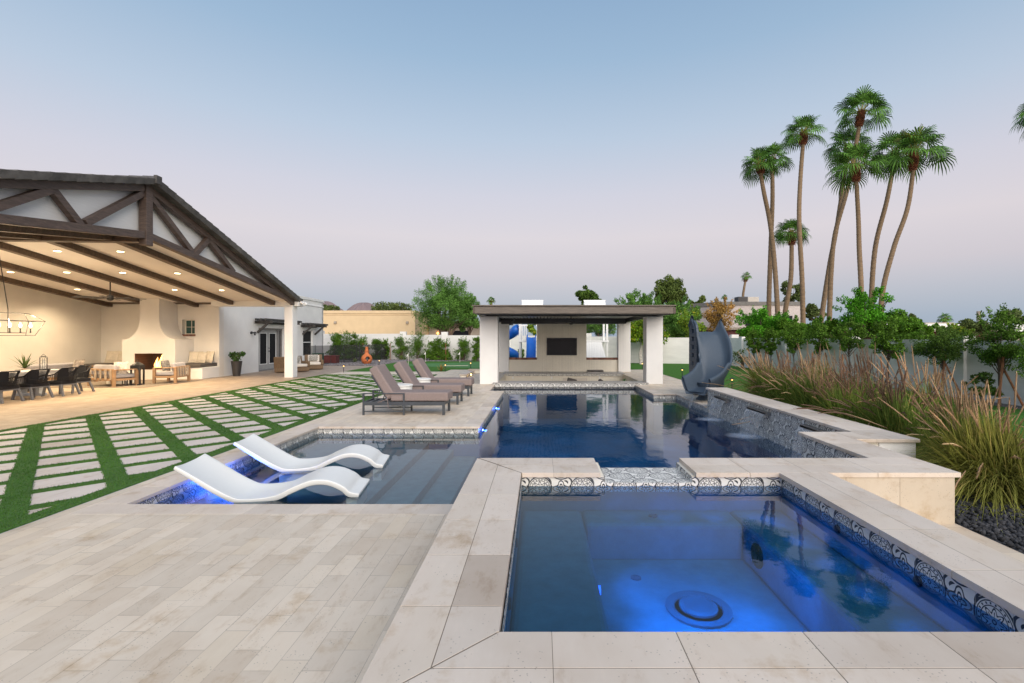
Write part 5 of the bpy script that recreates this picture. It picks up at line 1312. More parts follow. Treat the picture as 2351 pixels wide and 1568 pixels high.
# ---------------- in-pool loungers ----------------
def ledge_lounger(label):
    t = thing('ledge_lounger', label, 'pool lounger', (0,0,0), 0, 'white moulded loungers standing in the shallow ledge')
    c = cat([(-.98,0,.40),(-.78,0,.27),(-.57,0,.13),(-.38,0,.02),(-.24,0,-.03),(.0,0,-.03),(.20,0,.0),(.38,0,.08),(.60,0,.155),(.80,0,.15),(.97,0,.075),(1.06,0,.0),(1.18,0,-.03)], 5)
    b = MB(); m2 = len(c); nv = 12; Wd = .64
    for i, p in enumerate(c):
        d_ = (c[min(i+1,m2-1)]-c[max(i-1,0)]).normalized(); n_ = Vector((-d_.z,0,d_.x)); th = .034 if i > 8 else .026+.001*i
        f = i/(m2-1); dish = .035*(1 if f < .28 else max(.15, 1-(f-.28)*2.6))
        for j in range(nv+1):
            a_ = -1+2*j/nv; b.v.append(tuple(p+n_*(th-dish*(1-a_*a_))+Vector((0,a_*Wd/2,0))))
        for j in range(nv, -1, -1):
            a_ = -1+2*j/nv; b.v.append(tuple(p-n_*th*1.0+Vector((0,a_*Wd/2*.96,0))))
        K = 2*(nv+1)
        if i:
            for k in range(K): b.f.append(((i-1)*K+k, (i-1)*K+(k+1)%K, i*K+(k+1)%K, i*K+k))
    b.f.append(tuple(range(K))[::-1]); b.f.append(tuple(range((m2-1)*K, m2*K)))
    o = b.build('shell', M['resin'], t, bevel=.012, smooth=True)
    b = MB(); b.box(1.02, 1.15, -.28, .28, -.24, -.05); b.box(-.36, .1, -.27, .27, -.26, -.09); b.box(.62,.64,0,0.01,-.2,-.19); b.build('foot', M['resin'], t, bevel=.03)
    return t
l1 = ledge_lounger('nearer white curved lounger in the shallow pool ledge'); l1.location = (-3.36, 5.98, WZ+.035); l1.scale = (.95,1,1); l1.rotation_euler = (0,0,R(8))
dup(l1, (-3.50, 7.28, WZ+.035), R(9), 'farther white curved lounger with blue light behind its back, in the pool ledge')

# ---------------- garden wall ----------------
def yb(x): return 35.95-.295*x
gw = thing('garden_wall', 'long white block wall closing the back and right side of the garden', 'wall', (0, 36, 0))
b = MB()
def wseg(p, q, h, th=.2): b.add(*(lambda d, n: ([(p[0]-n[0],p[1]-n[1],-.1),(p[0]+n[0],p[1]+n[1],-.1),(q[0]+n[0],q[1]+n[1],-.1),(q[0]-n[0],q[1]-n[1],-.1),(p[0]-n[0],p[1]-n[1],h),(p[0]+n[0],p[1]+n[1],h),(q[0]+n[0],q[1]+n[1],h),(q[0]-n[0],q[1]-n[1],h)], [(0,3,2,1),(4,5,6,7),(0,1,5,4),(1,2,6,5),(2,3,7,6),(3,0,4,7)]))(None, ((lambda v: (-v.y*th/2, v.x*th/2))((Vector(q)-Vector(p)).normalized()))))
xs_ = [-26, -19, -11.2, -7.6, -2.5, 3.5, 8.2, 13.0]; hs_ = [2.18, 2.12, 2.02, 1.98, 1.95, 1.88, 1.80]
for i in range(7): wseg((xs_[i], yb(xs_[i])), (xs_[i+1], yb(xs_[i+1])), hs_[i])
yy = [yb(13.0), 29.5, 24.5, 19.5, 14.5, 9.0, 1.0]
xw = lambda y: 12.7+.02*(20-y)
for i in range(6): wseg((xw(yy[i]), yy[i]), (xw(yy[i+1]), yy[i+1]), 1.78-.015*i)
under(b.build('wall_panel', M['wall']), gw)
for x in xs_[1:]:
    y = yb(x); h = 1.9+.012*(13-x); under(MB().box(x-.24, x+.24, y-.19, y+.19, -.1, h+.10-.0).build('pilaster', M['wall'], bevel=.01), gw)
for y in yy[1:-1]: under(MB().box(xw(y)-.19, xw(y)+.19, y-.22, y+.22, -.1, 1.85).build('pilaster', M['wall'], bevel=.01), gw)

# ---------------- vegetation helpers ----------------
G = {}
G['mesq'] = leaf_mat('mesquite_leaf', (.115,.24,.05), .45)
G['shrub'] = leaf_mat('shrub_leaf', (.085,.17,.022), .55)
G['bush'] = leaf_mat('bush_leaf', (.09,.20,.02), .55)
G['citrus'] = leaf_mat('citrus_leaf', (.12,.22,.015), .5, yellow=(.42,.36,.03))
G['dark'] = leaf_mat('dark_leaf', (.075,.135,.025), .45)
G['dry'] = leaf_mat('dry_leaf', (.42,.25,.075), .4, yellow=(.55,.33,.10))
G['lime'] = leaf_mat('lime_leaf', (.16,.27,.03), .5, yellow=(.40,.36,.04))
G['bright'] = leaf_mat('bright_leaf', (.075,.25,.016), .55)
G['weep'] = leaf_mat('weeping_leaf', (.12,.17,.045), .4)
G['olive'] = leaf_mat('olive_leaf', (.11,.15,.05), .45)
G['palm'] = leaf_mat('palm_leaf', (.085,.19,.035), .55, rough=.45, trans=.2)
G['palmy'] = leaf_mat('palm_leaf_yellow', (.12,.13,.02), .5, yellow=(.50,.36,.03), trans=.15)
G['strawb'] = leaf_mat('straw_blade', (.24,.25,.06), .5, yellow=(.46,.36,.13))
G['greenb'] = leaf_mat('green_blade', (.12,.19,.04), .5, yellow=(.36,.32,.10))
G['plume'] = leaf_mat('grass_plume', (.46,.31,.20), .4, yellow=(.68,.54,.34))
G['plumed'] = leaf_mat('purple_plume', (.24,.15,.11), .4, yellow=(.34,.22,.17))

def blobs_for(kind, w, h, zb_, n=26):
    """clumps filling a crown box: half width w, from zb_ to h"""
    B = []; H_ = (h-zb_)/2; zc_ = (h+zb_)/2
    for k in range(n):
        d = rng.normal(size=3); d /= np.linalg.norm(d); r_ = rng.uniform(.35, .92)
        if kind == 'cone': z = rng.uniform(-1, 1); ww = w*(1-.55*(z+1)/2)*rng.uniform(.2, .75); a_ = rng.uniform(0, 6.28); c = (ww*math.cos(a_), ww*math.sin(a_), zc_+z*H_*.85); s_ = w*rng.uniform(.22, .42)
        else: c = (d[0]*w*r_, d[1]*w*r_, zc_+d[2]*H_*r_*.92); s_ = w*rng.uniform(.16, .34)
        B.append((c[0], c[1], c[2], s_, s_, s_*rng.uniform(.6, .95)*(1 if kind != 'tall' else 1.5)))
    return B
def tree(name, label, cat_, x, y, w, h, zb_, n, size, mt, kind='round', group=None, trunk=.07, nb=26, asp=.5, flat=0, down=0, bark=None, limbs=7, multi=1, wt=None, shell=.6, sprig=0):
    t = thing(name, label, cat_, (x, y, 0), 0, group)
    B = blobs_for(kind, w, h, zb_, nb)
    if sprig:   # shoots poking out of the crown
        for k in range(sprig):
            a_ = rng.uniform(0, 6.28); e_2 = rng.uniform(.1, 1.4); r1 = 1.0+rng.uniform(-.1, .18)
            cx, cy_, cz = w*r1*math.cos(a_)*math.cos(e_2), w*r1*math.sin(a_)*math.cos(e_2), (h+zb_)/2+(h-zb_)/2*r1*math.sin(e_2)
            for q_ in (.78, .9, 1.0): B.append((cx*q_, cy_*q_, (h+zb_)/2+(cz-(h+zb_)/2)*q_, w*.07, w*.07, w*.10))
    leaves_np('crown', B, n, size, mt, t, asp=asp, flat=flat, down=down, shell=shell)
    b = MB()
    for m_ in range(multi):
        ox_ = (m_-(multi-1)/2)*trunk*2.2; top = zb_+(h-zb_)*.55
        pts = [(ox_*1.0, 0, 0), (ox_*1.4+random.uniform(-.05,.05)*w, random.uniform(-.05,.05)*w, max(.12, zb_*.6)), (ox_*2+random.uniform(-.1,.1)*w, 0, zb_+(h-zb_)*.25), (ox_*2, 0, top)]
        b.tube(pts, [trunk, trunk*.85, trunk*.6, trunk*.2], 8)
        for k in range(limbs):
            c = B[random.randrange(min(nb, len(B)))]; z0_ = min(zb_+random.uniform(-.05,.35)*(h-zb_), c[2]-.02); z0_ = max(z0_, zb_*.7)
            b.tube([(ox_*1.5, 0, z0_), (c[0]*.5, c[1]*.5, (z0_+c[2])/2+.03), (c[0], c[1], c[2])], [trunk*.5, trunk*.3, trunk*.1], 5)
    b.build('trunk', bark or M['bark'], t)
    return t

# ---------------- shrubs along the back wall ----------------
gS = 'young shrubs along the white back wall'
sh = [(768.5,765,792,15,'leftmost shrub showing above the black mesh fence next to the house'),(779,771,800,10,'small shrub second from the house above the mesh fence'),(793,763.5,800,17,'bushy shrub above the mesh fence, left of the chiminea neck'),
      (811,768,800,12,'shrub leaning over the black mesh fence beside a stake'),(831,775,800,13,'rightmost shrub above the black mesh fence'),(866,783,826,14,'shrub just right of the chiminea, leaning left'),(884,782,826,11,'shrub with an orange stake right of the chiminea'),
      (922,775,827,17,'open shrub left of the first golf flag'),(960,763,827,19,'tallest pointed shrub behind the middle golf flag'),(990,787,829,14,'dense low shrub right of the tallest pointed one'),(1006,779,822,13,'shrub in front of the wall pilaster'),
      (1024,784,828,12,'shrub just right of the wall pilaster'),(1063,779,827,17,'shrub behind the right golf flag'),(1095,777,824,11,'shrub at the left edge of the pavilion pillar')]
for px, ty, by, hw, lb in sh:
    x = (px-VX)*37.5/F; y = yb(x)-.85; x = (px-VX)*y/F; w = hw*y/F*1.45; h = H-(ty-VY)*y/F
    tree('shrub', lb, 'shrub', x, y, w, h+.12, -.05, 4200, .085, G['shrub'], 'cone', gS, .03, 30, limbs=10, multi=3, sprig=16)
for px in (811, 884, 1024):
    y = 37.0; x = (px-VX)*y/F; tag(MB().tube([(0,0,0),(0,0,1.35)], .025, 6).build('wood_stake', M['stake']), {811:'orange wood stake above the mesh fence',884:'orange wood stake in the shrub right of the chiminea',1024:'orange wood stake in the shrub right of the pilaster'}[px], 'stake', 'stakes by the back wall shrubs').location = (x, yb(x)-1.2, 0)
# shrubs seen through the pavilion and right of it
for px, ty, by, hw, lb in ((1197,795,830,14,'shrub seen under the blue tube slide'),(1248,775,825,14,'shrub seen behind the rung ladder of the play tower'),(1402,800,830,8,'thin shrub beside the white climbing ramp')):
    y = 35.0; x = (px-VX)*y/F; tree('shrub', lb, 'shrub', x, y, hw*y/F, H-(ty-VY)*y/F, .08, 700, .12, G['shrub'], 'cone', gS, .03, 12)
tree('bare_shrub', 'sparse shrub at the foot of the wall just right of the pool slide', 'shrub', (1705-VX)*27/F, 27.0, .75, 1.35, .1, 420, .10, G['olive'], 'round', None, .02, 16, limbs=14, multi=3)

# citrus tree with whitewashed trunk
x, y = (1472-VX)*32.3/F, 32.3
tree('citrus_tree', 'round citrus tree with whitewashed trunk right of the pavilion', 'tree', x, y, 1.75, 3.15, 1.15, 7000, .15, G['citrus'], 'round', None, .13, 40, asp=.6, bark=mat('whitewashed_bark', (.50,.46,.42), .9, .4, 9))
x = (1355-VX)*36/F
# trees beyond the wall
gT = 'trees standing beyond the garden wall'
def far(label, px, ty, by, hw, Y, n, size, mt, kind='round', name='tree', **k):
    x = (px-VX)*Y/F; h = H-(ty-VY)*Y/F; zb_ = max(.3, H-(by-VY)*Y/F)
    return tree(name, label, 'tree', x, Y, hw*Y/F, h, zb_, n, size, mt, kind, gT, trunk=k.pop('trunk', .14), **k)
far('big feathery mesquite tree left of the pavilion', 1024, 641, 770, 68, 45, 44000, .17, G['mesq'], 'round', 'mesquite_tree', nb=80, sprig=70, asp=.26, trunk=.2, limbs=12, multi=2)
far('lower right limb of feathery foliage against the pavilion roof', 1078, 680, 778, 34, 46, 8000, .21, G['mesq'], 'round', 'mesquite_tree', nb=26, sprig=14, asp=.32)
far('dark pine crown directly above the pavilion roof', 1350, 648, 712, 32, 60, 6000, .28, G['dark'], 'round', 'pine_tree', nb=30)
far('wide feathery tree above the right half of the pavilion roof', 1470, 674, 775, 66, 50, 19000, .26, G['mesq'], 'round', 'mesquite_tree', nb=46, sprig=30, asp=.3)
far('feathery tree seen through the right opening of the pavilion wall', 1375, 706, 775, 44, 47, 9000, .22, G['mesq'], 'round', 'mesquite_tree', nb=26, sprig=16, asp=.3)
far('yellow green tree seen behind the play tower railings', 1240, 722, 775, 30, 46, 4000, .22, G['lime'], 'round', 'tree', nb=18)
far('feathery tree right of the pavilion roof corner', 1560, 690, 790, 48, 48, 14000, .26, G['mesq'], 'round', 'mesquite_tree', nb=36, sprig=24, asp=.3)
far('tall weeping tree rising over the pavilion roof corner', 1537, 628, 720, 40, 62, 9000, .30, G['weep'], 'tall', 'weeping_tree', nb=34, down=.6)
far('small weeping tree left of the two storey house', 1598, 676, 715, 22, 62, 2600, .28, G['weep'], 'tall', 'weeping_tree', nb=16, down=.6)
far('dry golden leaved tree behind the pool slide', 1657, 682, 775, 36, 37, 6500, .13, G['dry'], 'round', 'dry_tree', nb=46, sprig=18, limbs=20)
far('straggly yellow green tree left of the pool slide', 1585, 708, 800, 33, 34.6, 2600, .16, G['lime'], 'round', 'tree', nb=26, sprig=16, limbs=12)
far('bright green bush right of the golden tree', 1745, 708, 800, 66, 33.0, 20000, .13, G['bright'], 'round', 'tree', nb=44, sprig=14)
far('rounded green bush below the two storey house', 1815, 730, 800, 44, 31.0, 13000, .12, G['bush'], 'round', 'tree', nb=26, sprig=10)
far('loose bright green tree in front of the right hand palms', 1990, 664, 775, 62, 25.0, 12000, .11, G['bright'], 'round', 'tree', nb=34, sprig=26, limbs=22, multi=2)
far('round bush right of the loose bright tree', 2050, 712, 800, 56, 24.0, 13000, .11, G['bush'], 'round', 'tree', nb=26, sprig=10)
far('small bush left of the leaning palms', 1895, 730, 800, 46, 27.0, 11000, .11, G['bush'], 'round', 'tree', nb=22, sprig=8)
far('clipped dark bush over the wall at right', 2225, 731, 775, 34, 20.0, 4500, .09, G['olive'], 'round', 'tree', nb=30, shell=.9)
far('tree at the right edge beyond the flat roof', 2345, 708, 750, 45, 45, 3500, .28, G['olive'], 'round', 'tree', nb=20)
far('distant tree right of the two storey house', 1872, 690, 750, 26, 55, 2600, .30, G['olive'], 'round', 'tree', nb=18)
far('distant round tree behind the two storey house roof', 1815, 634, 710, 30, 70, 2500, .34, G['olive'], 'round', 'tree', nb=16)
far('small distant conifer over the low roofs', 2096, 721, 746, 14, 60, 900, .28, G['olive'], 'cone', 'pine_tree', nb=10)
far('distant mesquite top above the tan building', 905, 700, 716, 46, 66, 3000, .3, G['olive'], 'round', 'mesquite_tree', nb=20, sprig=10)
far('distant mesquite top next to the white parapet', 756, 702, 716, 26, 60, 1300, .28, G['olive'], 'round', 'mesquite_tree', nb=12, sprig=8)
far('low palm like bush above the wall at right', 2120, 738, 792, 40, 21, 6000, .10, G['bush'], 'round', 'tree', nb=14, sprig=10)
far('pale shrub above the wall in front of the clipped bush', 2190, 745, 785, 30, 18.5, 2200, .11, G['lime'], 'round', 'tree', nb=16, sprig=8)

# staked young trees along the right wall
gY = 'young staked trees along the right hand wall'
yt = [(1731,757,812,17,'first staked tree from the far corner'),(1770,757,815,17,'second staked tree from the far corner'),(1822,742,812,24,'third staked tree, with a wide round crown'),(1880,744,815,24,'fourth staked tree, dense, left of the tall palms foot'),
      (1950,738,812,30,'staked tree between the palms and the long plumes'),(2040,738,822,34,'staked tree half hidden behind the tallest plumes'),(2165,756,835,50,'wide dark staked tree near the right edge'),(2296,716,855,52,'tall staked tree nearest the right edge of the picture')]
for i_, (px, ty, by, hw, lb) in enumerate(yt):
    Y = 12.0*F/(px-VX); h = H-(ty-VY)*Y/F; zb_ = H-(by-VY)*Y/F; w = hw*Y/F*1.15; h += .06
    t = tree('staked_tree', lb, 'tree', 12.0, Y, w, h, zb_-.12, 9500 if i_ > 5 else 5200, .052 if i_ > 5 else .07, G['dark' if i_ in (6,) else 'shrub'], 'round', gY, .03, 48, asp=.6, sprig=34, limbs=16, shell=.3)
    for s_ in (-1, 1): MB().tube([(s_*.38, s_*.05-.3, 0), (s_*(.30 if i_ < 6 else -.05), s_*.03, 1.15+.15*(i_ > 5))], .028, 6).build('stake', M['stake'], t)
tree('staked_tree', 'crown of a staked tree cut by the right edge of the picture', 'tree', 11.9, 11.2, .75, 2.1, .8, 7000, .052, G['shrub'], 'round', gY, .03, 40, asp=.6, sprig=24, shell=.3)
tree('low_bush', 'small dark bush at the foot of the tree nearest the right edge', 'shrub', 11.6, 12.6, .42, 1.0, .05, 1100, .08, G['dark'], 'round', None, .02, 10)

# ---------------- ornamental grass ----------------
def clump(name, label, x, y, ht, rad, nblade, nplume, bm, pm, lean=(-.12,-.05), seed=0):
    r_ = np.random.default_rng(seed+11); t = thing(name, label, 'ornamental grass', (x, y, 0), 0, 'clumps of fountain grass in the raised bed')
    def strands(n, L0, L1, w0, spread, drp, start=0, segs=6, base=.22):
        a_ = r_.uniform(0, 6.283, n); L = r_.uniform(L0, L1, n); sp_ = np.abs(r_.normal(0, spread, n)).clip(0, 1.45); bx = r_.normal(0, base*.5, n); by_ = r_.normal(0, base*.5, n)
        dirx, diry = np.cos(a_)*np.sin(sp_)+lean[0], np.sin(a_)*np.sin(sp_)+lean[1]; dz = np.cos(sp_); dv_ = r_.uniform(.2, 2.1, n)
        P = []
        for k in range(segs+1):
            q_ = start+(1-start)*k/segs
            P.append(np.stack([bx+dirx*L*q_*(1+.25*q_), by_+diry*L*q_*(1+.25*q_), np.maximum(.015, dz*L*q_-drp*dv_*L*q_**2.4*(.3+np.sin(sp_)))], 1))
        return np.stack(P, 1), a_, L
    def ribbons(P, a_, wf, name, mt):
        n, K, _ = P.shape; s_ = np.stack([-np.sin(a_+.8), np.cos(a_+.8), np.zeros(n)], 1)
        V = np.empty((n, K, 2, 3))
        for k in range(K): V[:,k,0] = P[:,k]-s_*wf[k]; V[:,k,1] = P[:,k]+s_*wf[k]
        Fq = []
        for k in range(K-1): Fq.append(np.array([k*2, k*2+1, k*2+3, k*2+2]))
        Fq = (np.array(Fq)[None]+(np.arange(n)*K*2)[:,None,None]).reshape(-1, 4)
        return npmesh(name, V.reshape(-1, 3), Fq, mt, t)
    P, a_, L = strands(nblade, ht*.55, ht*1.0, .004, .55, .50)
    k = np.linspace(0, 1, 7); ribbons(P, a_, .0075*(1-k**2)+.0008, 'blades', bm)
    P, a_, L = strands(int(nblade*.22), ht*.6, ht*1.0, .004, .85, .75)
    ribbons(P, a_, .0060*(1-k**2)+.0008, 'dry_blades', G['strawb'])
    if nplume:
        P, a_, L = strands(nplume, ht*.95, ht*1.35, .002, .42, .38)
        ribbons(P, a_, np.full(7, .0016), 'stems', G['strawb'])
        # bottlebrush: short bristles all round the last third of each stem
        n = nplume; tip = P[:,4:7]   # three points
        nb_ = 60; u_ = r_.uniform(0, 1, (n, nb_)); seg_ = (u_*2).astype(int).clip(0, 1); f = (u_*2-seg_)[...,None]
        i0 = np.arange(n)[:,None]
        c = tip[i0, seg_]*(1-f)+tip[i0, seg_+1]*f; d = tip[:,2]-tip[:,0]; d /= np.linalg.norm(d, axis=1)[:,None]
        rd = r_.normal(size=(n, nb_, 3)); rd /= np.linalg.norm(rd, axis=2)[...,None]
        fat = (.025*np.sin(np.pi*(.12+.80*u_))**.7)[...,None]
        e = c+rd*fat+d[:,None]*.035; s_ = np.cross(rd, d[:,None]); s_ = s_/np.maximum(1e-6, np.linalg.norm(s_, axis=2))[...,None]*.0048
        V = np.stack([c-s_, c+s_, e], 2).reshape(-1, 3)
        npmesh('plumes', V, np.arange(len(V)).reshape(-1, 3), pm, t)
        # solid core of each plume
        a3 = np.concatenate([tip, ], 1); ax_ = d; s1 = np.cross(ax_, np.array([.3,.2,1.0])); s1 /= np.linalg.norm(s1, axis=1)[:,None]; s2 = np.cross(ax_, s1)
        qs = np.linspace(0, 1, 7); wq = .0085*np.sin(np.pi*(.10+.80*qs))**.6; Vc = np.empty((n, 7, 4, 3))
        for j, q_ in enumerate(qs):
            cc = tip[:,0]*(1-q_*2)+tip[:,1]*(q_*2) if q_ <= .5 else tip[:,1]*(2-q_*2)+tip[:,2]*(q_*2-1)
            for m_, (u1, u2) in enumerate(((1,0),(0,1),(-1,0),(0,-1))): Vc[:,j,m_] = cc+(s1*u1+s2*u2)*wq[j]
        fq = np.array([[j*4+m_, j*4+(m_+1)%4, (j+1)*4+(m_+1)%4, (j+1)*4+m_] for j in range(6) for m_ in range(4)])
        npmesh('plume_cores', Vc.reshape(-1, 3), (fq[None]+(np.arange(n)*28)[:,None,None]).reshape(-1, 4), pm, t)
    return t
cl = [(5.25,5.55,1.12,1300,26,'strawb','plume','large straw coloured clump nearest the camera beside the travertine block'),
      (5.75,6.5,1.08,900,60,'greenb','plume','clump with pale arching plumes behind the nearest one'),
      (5.7,7.7,1.15,800,60,'greenb','plumed','clump with pale and purple plumes third from the camera'),
      (5.75,8.9,1.2,750,62,'greenb','plumed','clump in the middle of the row facing the nearest spout'),
      (6.7,8.2,1.3,550,55,'greenb','plume','clump in the back of the bed behind the third one'),
      (5.8,10.1,1.25,700,62,'greenb','plume','clump facing the middle spout of the wall'),
      (6.9,10.0,1.35,450,60,'greenb','plumed','tall clump in the back of the bed behind the middle spout'),
      (5.9,11.4,1.3,650,58,'greenb','plumed','clump facing the farthest spout'),
      (7.1,11.8,1.4,450,55,'greenb','plume','tall clump in the back of the bed near its far end'),
      (6.2,12.8,1.3,600,42,'greenb','plume','clump just past the far end of the waterfall wall'),
      (6.7,14.2,1.35,600,26,'strawb','plume','yellow green clump at the far end of the bed, with few plumes'),
      (7.6,13.4,1.4,420,34,'greenb','plumed','clump in the back corner of the bed far from the camera')]
for i_, (x, y, h, nb_, npl, bm, pm, lb) in enumerate(cl):
    clump('fountain_grass', lb, x, y, h, .4, nb_*3, int(npl*1.5), G[bm], G[pm], lean=(-.10, -.03), seed=i_*3)

# ---------------- palms ----------------
def fan_leaf(V, Fc, o_, dirv, Rr, roll, droop, rnd):
    """palmate frond: petiole end o_, pointing along dirv"""
    d = Vector(dirv).normalized(); s_ = d.cross(Vector((0,0,1))); s_ = s_.normalized() if s_.length > .01 else Vector((1,0,0)); s_ = (Matrix.Rotation(roll, 3, d) @ s_); nn = s_.cross(d)
    nl = 20
    for k in range(nl):
        a_ = R(-118+236*k/(nl-1)); l_ = Rr*(1-.20*abs(a_)/2.06)*rnd.uniform(.85, 1.05)
        ax = d*math.cos(a_)+s_*math.sin(a_); pr_ = ax.cross(nn)*.5
        p1 = o_+ax*l_*.45+nn*.05; p2 = o_+ax*l_*.80+Vector((0,0,-droop*l_*.22)); p3 = o_+ax*l_*.92+Vector((0,0,-droop*l_*.62))
        w = l_*.40*math.tan(R(236/(nl-1)/2))*2.0; n0 = len(V); pw = pr_.normalized()*w/2
        V += [o_, p1-pw*.95, p1+pw*.95, p2-pw*.75, p2+pw*.75, p3]
        Fc += [(n0, n0+1, n0+2, n0+2), (n0+1, n0+3, n0+4, n0+2), (n0+3, n0+5, n0+5, n0+4)]
def palm(label, pts, Y, tw, crown, cr, skirt=1.0, mt='palm', grp='tall fan palms beyond the right hand wall', nf=28, seed=0, name='fan_palm', boots=True, ymix=False):
    rnd = random.Random(seed); t = thing(name, label, 'palm tree', ((pts[0][0]-VX)*Y/F, Y, 0), 0, grp); ox_ = t.location.x
    W3 = [Vector(((px-VX)*Y/F-ox_, .35*math.sin(k*1.3+seed), H-(py-VY)*Y/F)) for k, (px, py) in enumerate(pts)]
    if W3[0].z > 0: W3 = [Vector((W3[0].x-(W3[1].x-W3[0].x)*.2, 0, 0))]+W3
    c3 = Vector(((crown[0]-VX)*Y/F-ox_, 0, H-(crown[1]-VY)*Y/F)); W3.append(c3-Vector((0,0,.1)))
    tr = cat(W3, 24); m2 = len(tr); rad = [tw*(1.15-.32*i/m2)*(1+(.07 if i % 2 else 0)+.03*rnd.random()) for i in range(m2)]
    MB().tube(tr, rad, 10).build('trunk', M['palmbark'], t, smooth=True)
    Rc = cr*Y/F
    if boots:
        b = MB(); ax = (W3[-1]-W3[-2]).normalized(); L_ = Rc*.62*skirt
        for k in range(120):
            u_ = k/120; a_ = k*2.4; p = c3-ax*(L_*(1-u_)); r_ = tw*(1.0+.55*math.sin(math.pi*min(1, .18+u_*.75)))
            o_ = p+Vector((math.cos(a_)*r_*.55, math.sin(a_)*r_*.55, 0)); e = o_+Vector((math.cos(a_)*r_*.75, math.sin(a_)*r_*.75, .10*Rc*(.4+u_))); b.beam(o_, e, .10*Rc*.6, .03)
        b.tube([c3-ax*L_, c3-ax*L_*.6, c3-ax*L_*.2, c3], [tw*.9, tw*1.2, tw*1.25, tw*.7], 10); b.build('boots', M['boots'], t)
    V, Fc = [], []; Vy, Fy = [], []; st_ = MB()
    for k in range(nf):
        a_ = k*2.399+rnd.uniform(-.2,.2); u_ = k/nf; el = R(80-98*u_+rnd.uniform(-9,9)); pl = Rc*rnd.uniform(.46,.64)
        d = Vector((math.cos(a_)*math.cos(el), math.sin(a_)*math.cos(el), math.sin(el)))
        mid = c3+d*pl*.55+Vector((0,0,.03)); e = c3+d*pl+Vector((0,0,-.10*pl*math.cos(el)))
        st_.tube([c3, mid, e], [.035, .022, .015], 4)
        d2 = (e-mid).normalized()+Vector((0,0,-.30*max(0, math.cos(el))))
        tgt = (Vy, Fy) if (ymix and u_ < .35 and k % 2 == 0) else (V, Fc)
        fan_leaf(tgt[0], tgt[1], e, d2, Rc*.56, rnd.uniform(-.7,.7), .35+.45*u_, rnd)
    st_.build('leaf_stalks', G['strawb'], t)
    def mk(V_, F_, nm, m_):
        me = bpy.data.meshes.new(nm); F2 = [tuple(dict.fromkeys(f)) for f in F_]; me.from_pydata([tuple(v) for v in V_], [], F2); me.materials.append(m_); o = bpy.data.objects.new(nm, me); COL.objects.link(o); o.parent = t
    mk(V, Fc, 'fronds', G[mt])
    if Vy: mk(Vy, Fy, 'fronds', G['palmy'])
    return t
Z7 = lambda L: [(1645.8+x*.3748, 195.9+y*.3748) for x, y in L]
PL = [
 ('leftmost tall palm, its trunk bending right and crossing its neighbour', [(372,1390),(362,1050),(330,830),(280,660)], (262,500), 130, .55, 'palm', 41),
 ('straight palm just behind the leftmost one', [(328,1370),(338,1000),(336,700)], (338,460), 120, .35, 'palm', 44),
 ('tall slender S curved palm third from the left, clear of the others', [(545,1540),(520,1200),(490,850),(505,600)], (532,300), 135, .8, 'palm', 38),
 ('shortest palm, low between the first three', [(415,1430),(440,1200),(450,1020)], (455,915), 110, 1.0, 'palm', 43),
 ('leaning palm whose crown sits behind the trunk of the tallest one', [(625,1470),(680,1100),(740,860)], (805,385), 150, .2, 'palm', 46),
 ('tallest palm, its trunk leaning right behind the others', [(672,1490),(700,1150),(740,900),(815,600)], (885,175), 165, .8, 'palm', 42),
 ('palm with a yellow skirt under its crown in front of the tallest trunk', [(880,1300),(888,1000),(880,800)], (850,510), 175, .75, 'palm', 37),
 ('palm with a dangling dead boot, second from the right', [(955,1400),(985,1000),(1040,700)], (1092,430), 160, .5, 'palm', 41),
 ('rightmost full palm, with yellowing fronds and thick leaning trunk', [(1030,1310),(1085,1000),(1150,750)], (1212,430), 190, .85, 'palm', 36),
]
for i_, (lb, pts, cr_, r_, sk, mt, Y) in enumerate(PL):
    palm(lb, Z7(pts), Y, .0055*Y*.80, Z7([cr_])[0], r_*.3748, sk, mt, seed=i_, ymix=(i_ == 8))
palm('palm outside the right edge, only a few fronds hanging into view', [(2440,800),(2420,500)], 30, .17, (2402,262), 62, .8, seed=20)
gP = 'tiny distant palms on the skyline'
palm('small dried out palm on the skyline above the two storey house', Z7([(163,1330),(166,1240)]), 90, .22, Z7([(180,1175)])[0], 14, 1.3, grp=gP, nf=16, seed=21)
palm('tiny palm peeping over the left end of the pavilion roof', [(1128,712),(1128,704)], 70, .2, (1128,692), 12, .2, grp=gP, nf=16, seed=22)
palm('tiny palm top behind the golden tree', [(1663,700),(1663,694)], 80, .2, (1663,684), 9, .2, grp=gP, nf=14, seed=23)
palm('tiny palm over the low white roofs at right', [(2169,752),(2169,745)], 50, .18, (2169,733), 17, .2, grp=gP, nf=18, seed=24)

# ---------------- neighbouring buildings ----------------
bt = thing('neighbour_building', 'long tan stucco building with flat parapet behind the wall at left', 'building', (-16, 50, 0))
b = MB().box(-36, -13.05, 50, 62, 0, 4.55); under(b.build('wall', M['tan']), bt)
b = MB(); b.box(-36, -13.0, 49.93, 50, 4.30, 4.62); b.box(-36, -13.02, 49.96, 50, 4.14, 4.20); b.box(-13.05, -12.98, 49.93, 62, 4.30, 4.62); under(b.build('parapet', M['tan'], bevel=.02), bt)
for px in (770.5, 935.5):
    x = (px-VX)*50/F; under(MB().box(x-.13, x+.13, 49.85, 50, 3.25, 3.50).build('vent', M['gold'], bevel=.02), bt)
b2_ = thing('neighbour_house', 'low shaded house with lit windows behind the mesquite tree', 'house', (-8.5, 56, 0))
b = MB(); b.box(-13, -4, 56, 62, 0, 3.4); under(b.build('wall', M['gold']), b2_); b = MB(); b.box(-13.5, -3.5, 55, 62.5, 3.4, 3.7); under(b.build('roof', M['black2']), b2_)
b = MB(); b.box(-10.2, -8.2, 55.95, 56, .3, 2.6); under(b.build('window', M['glass']), b2_)
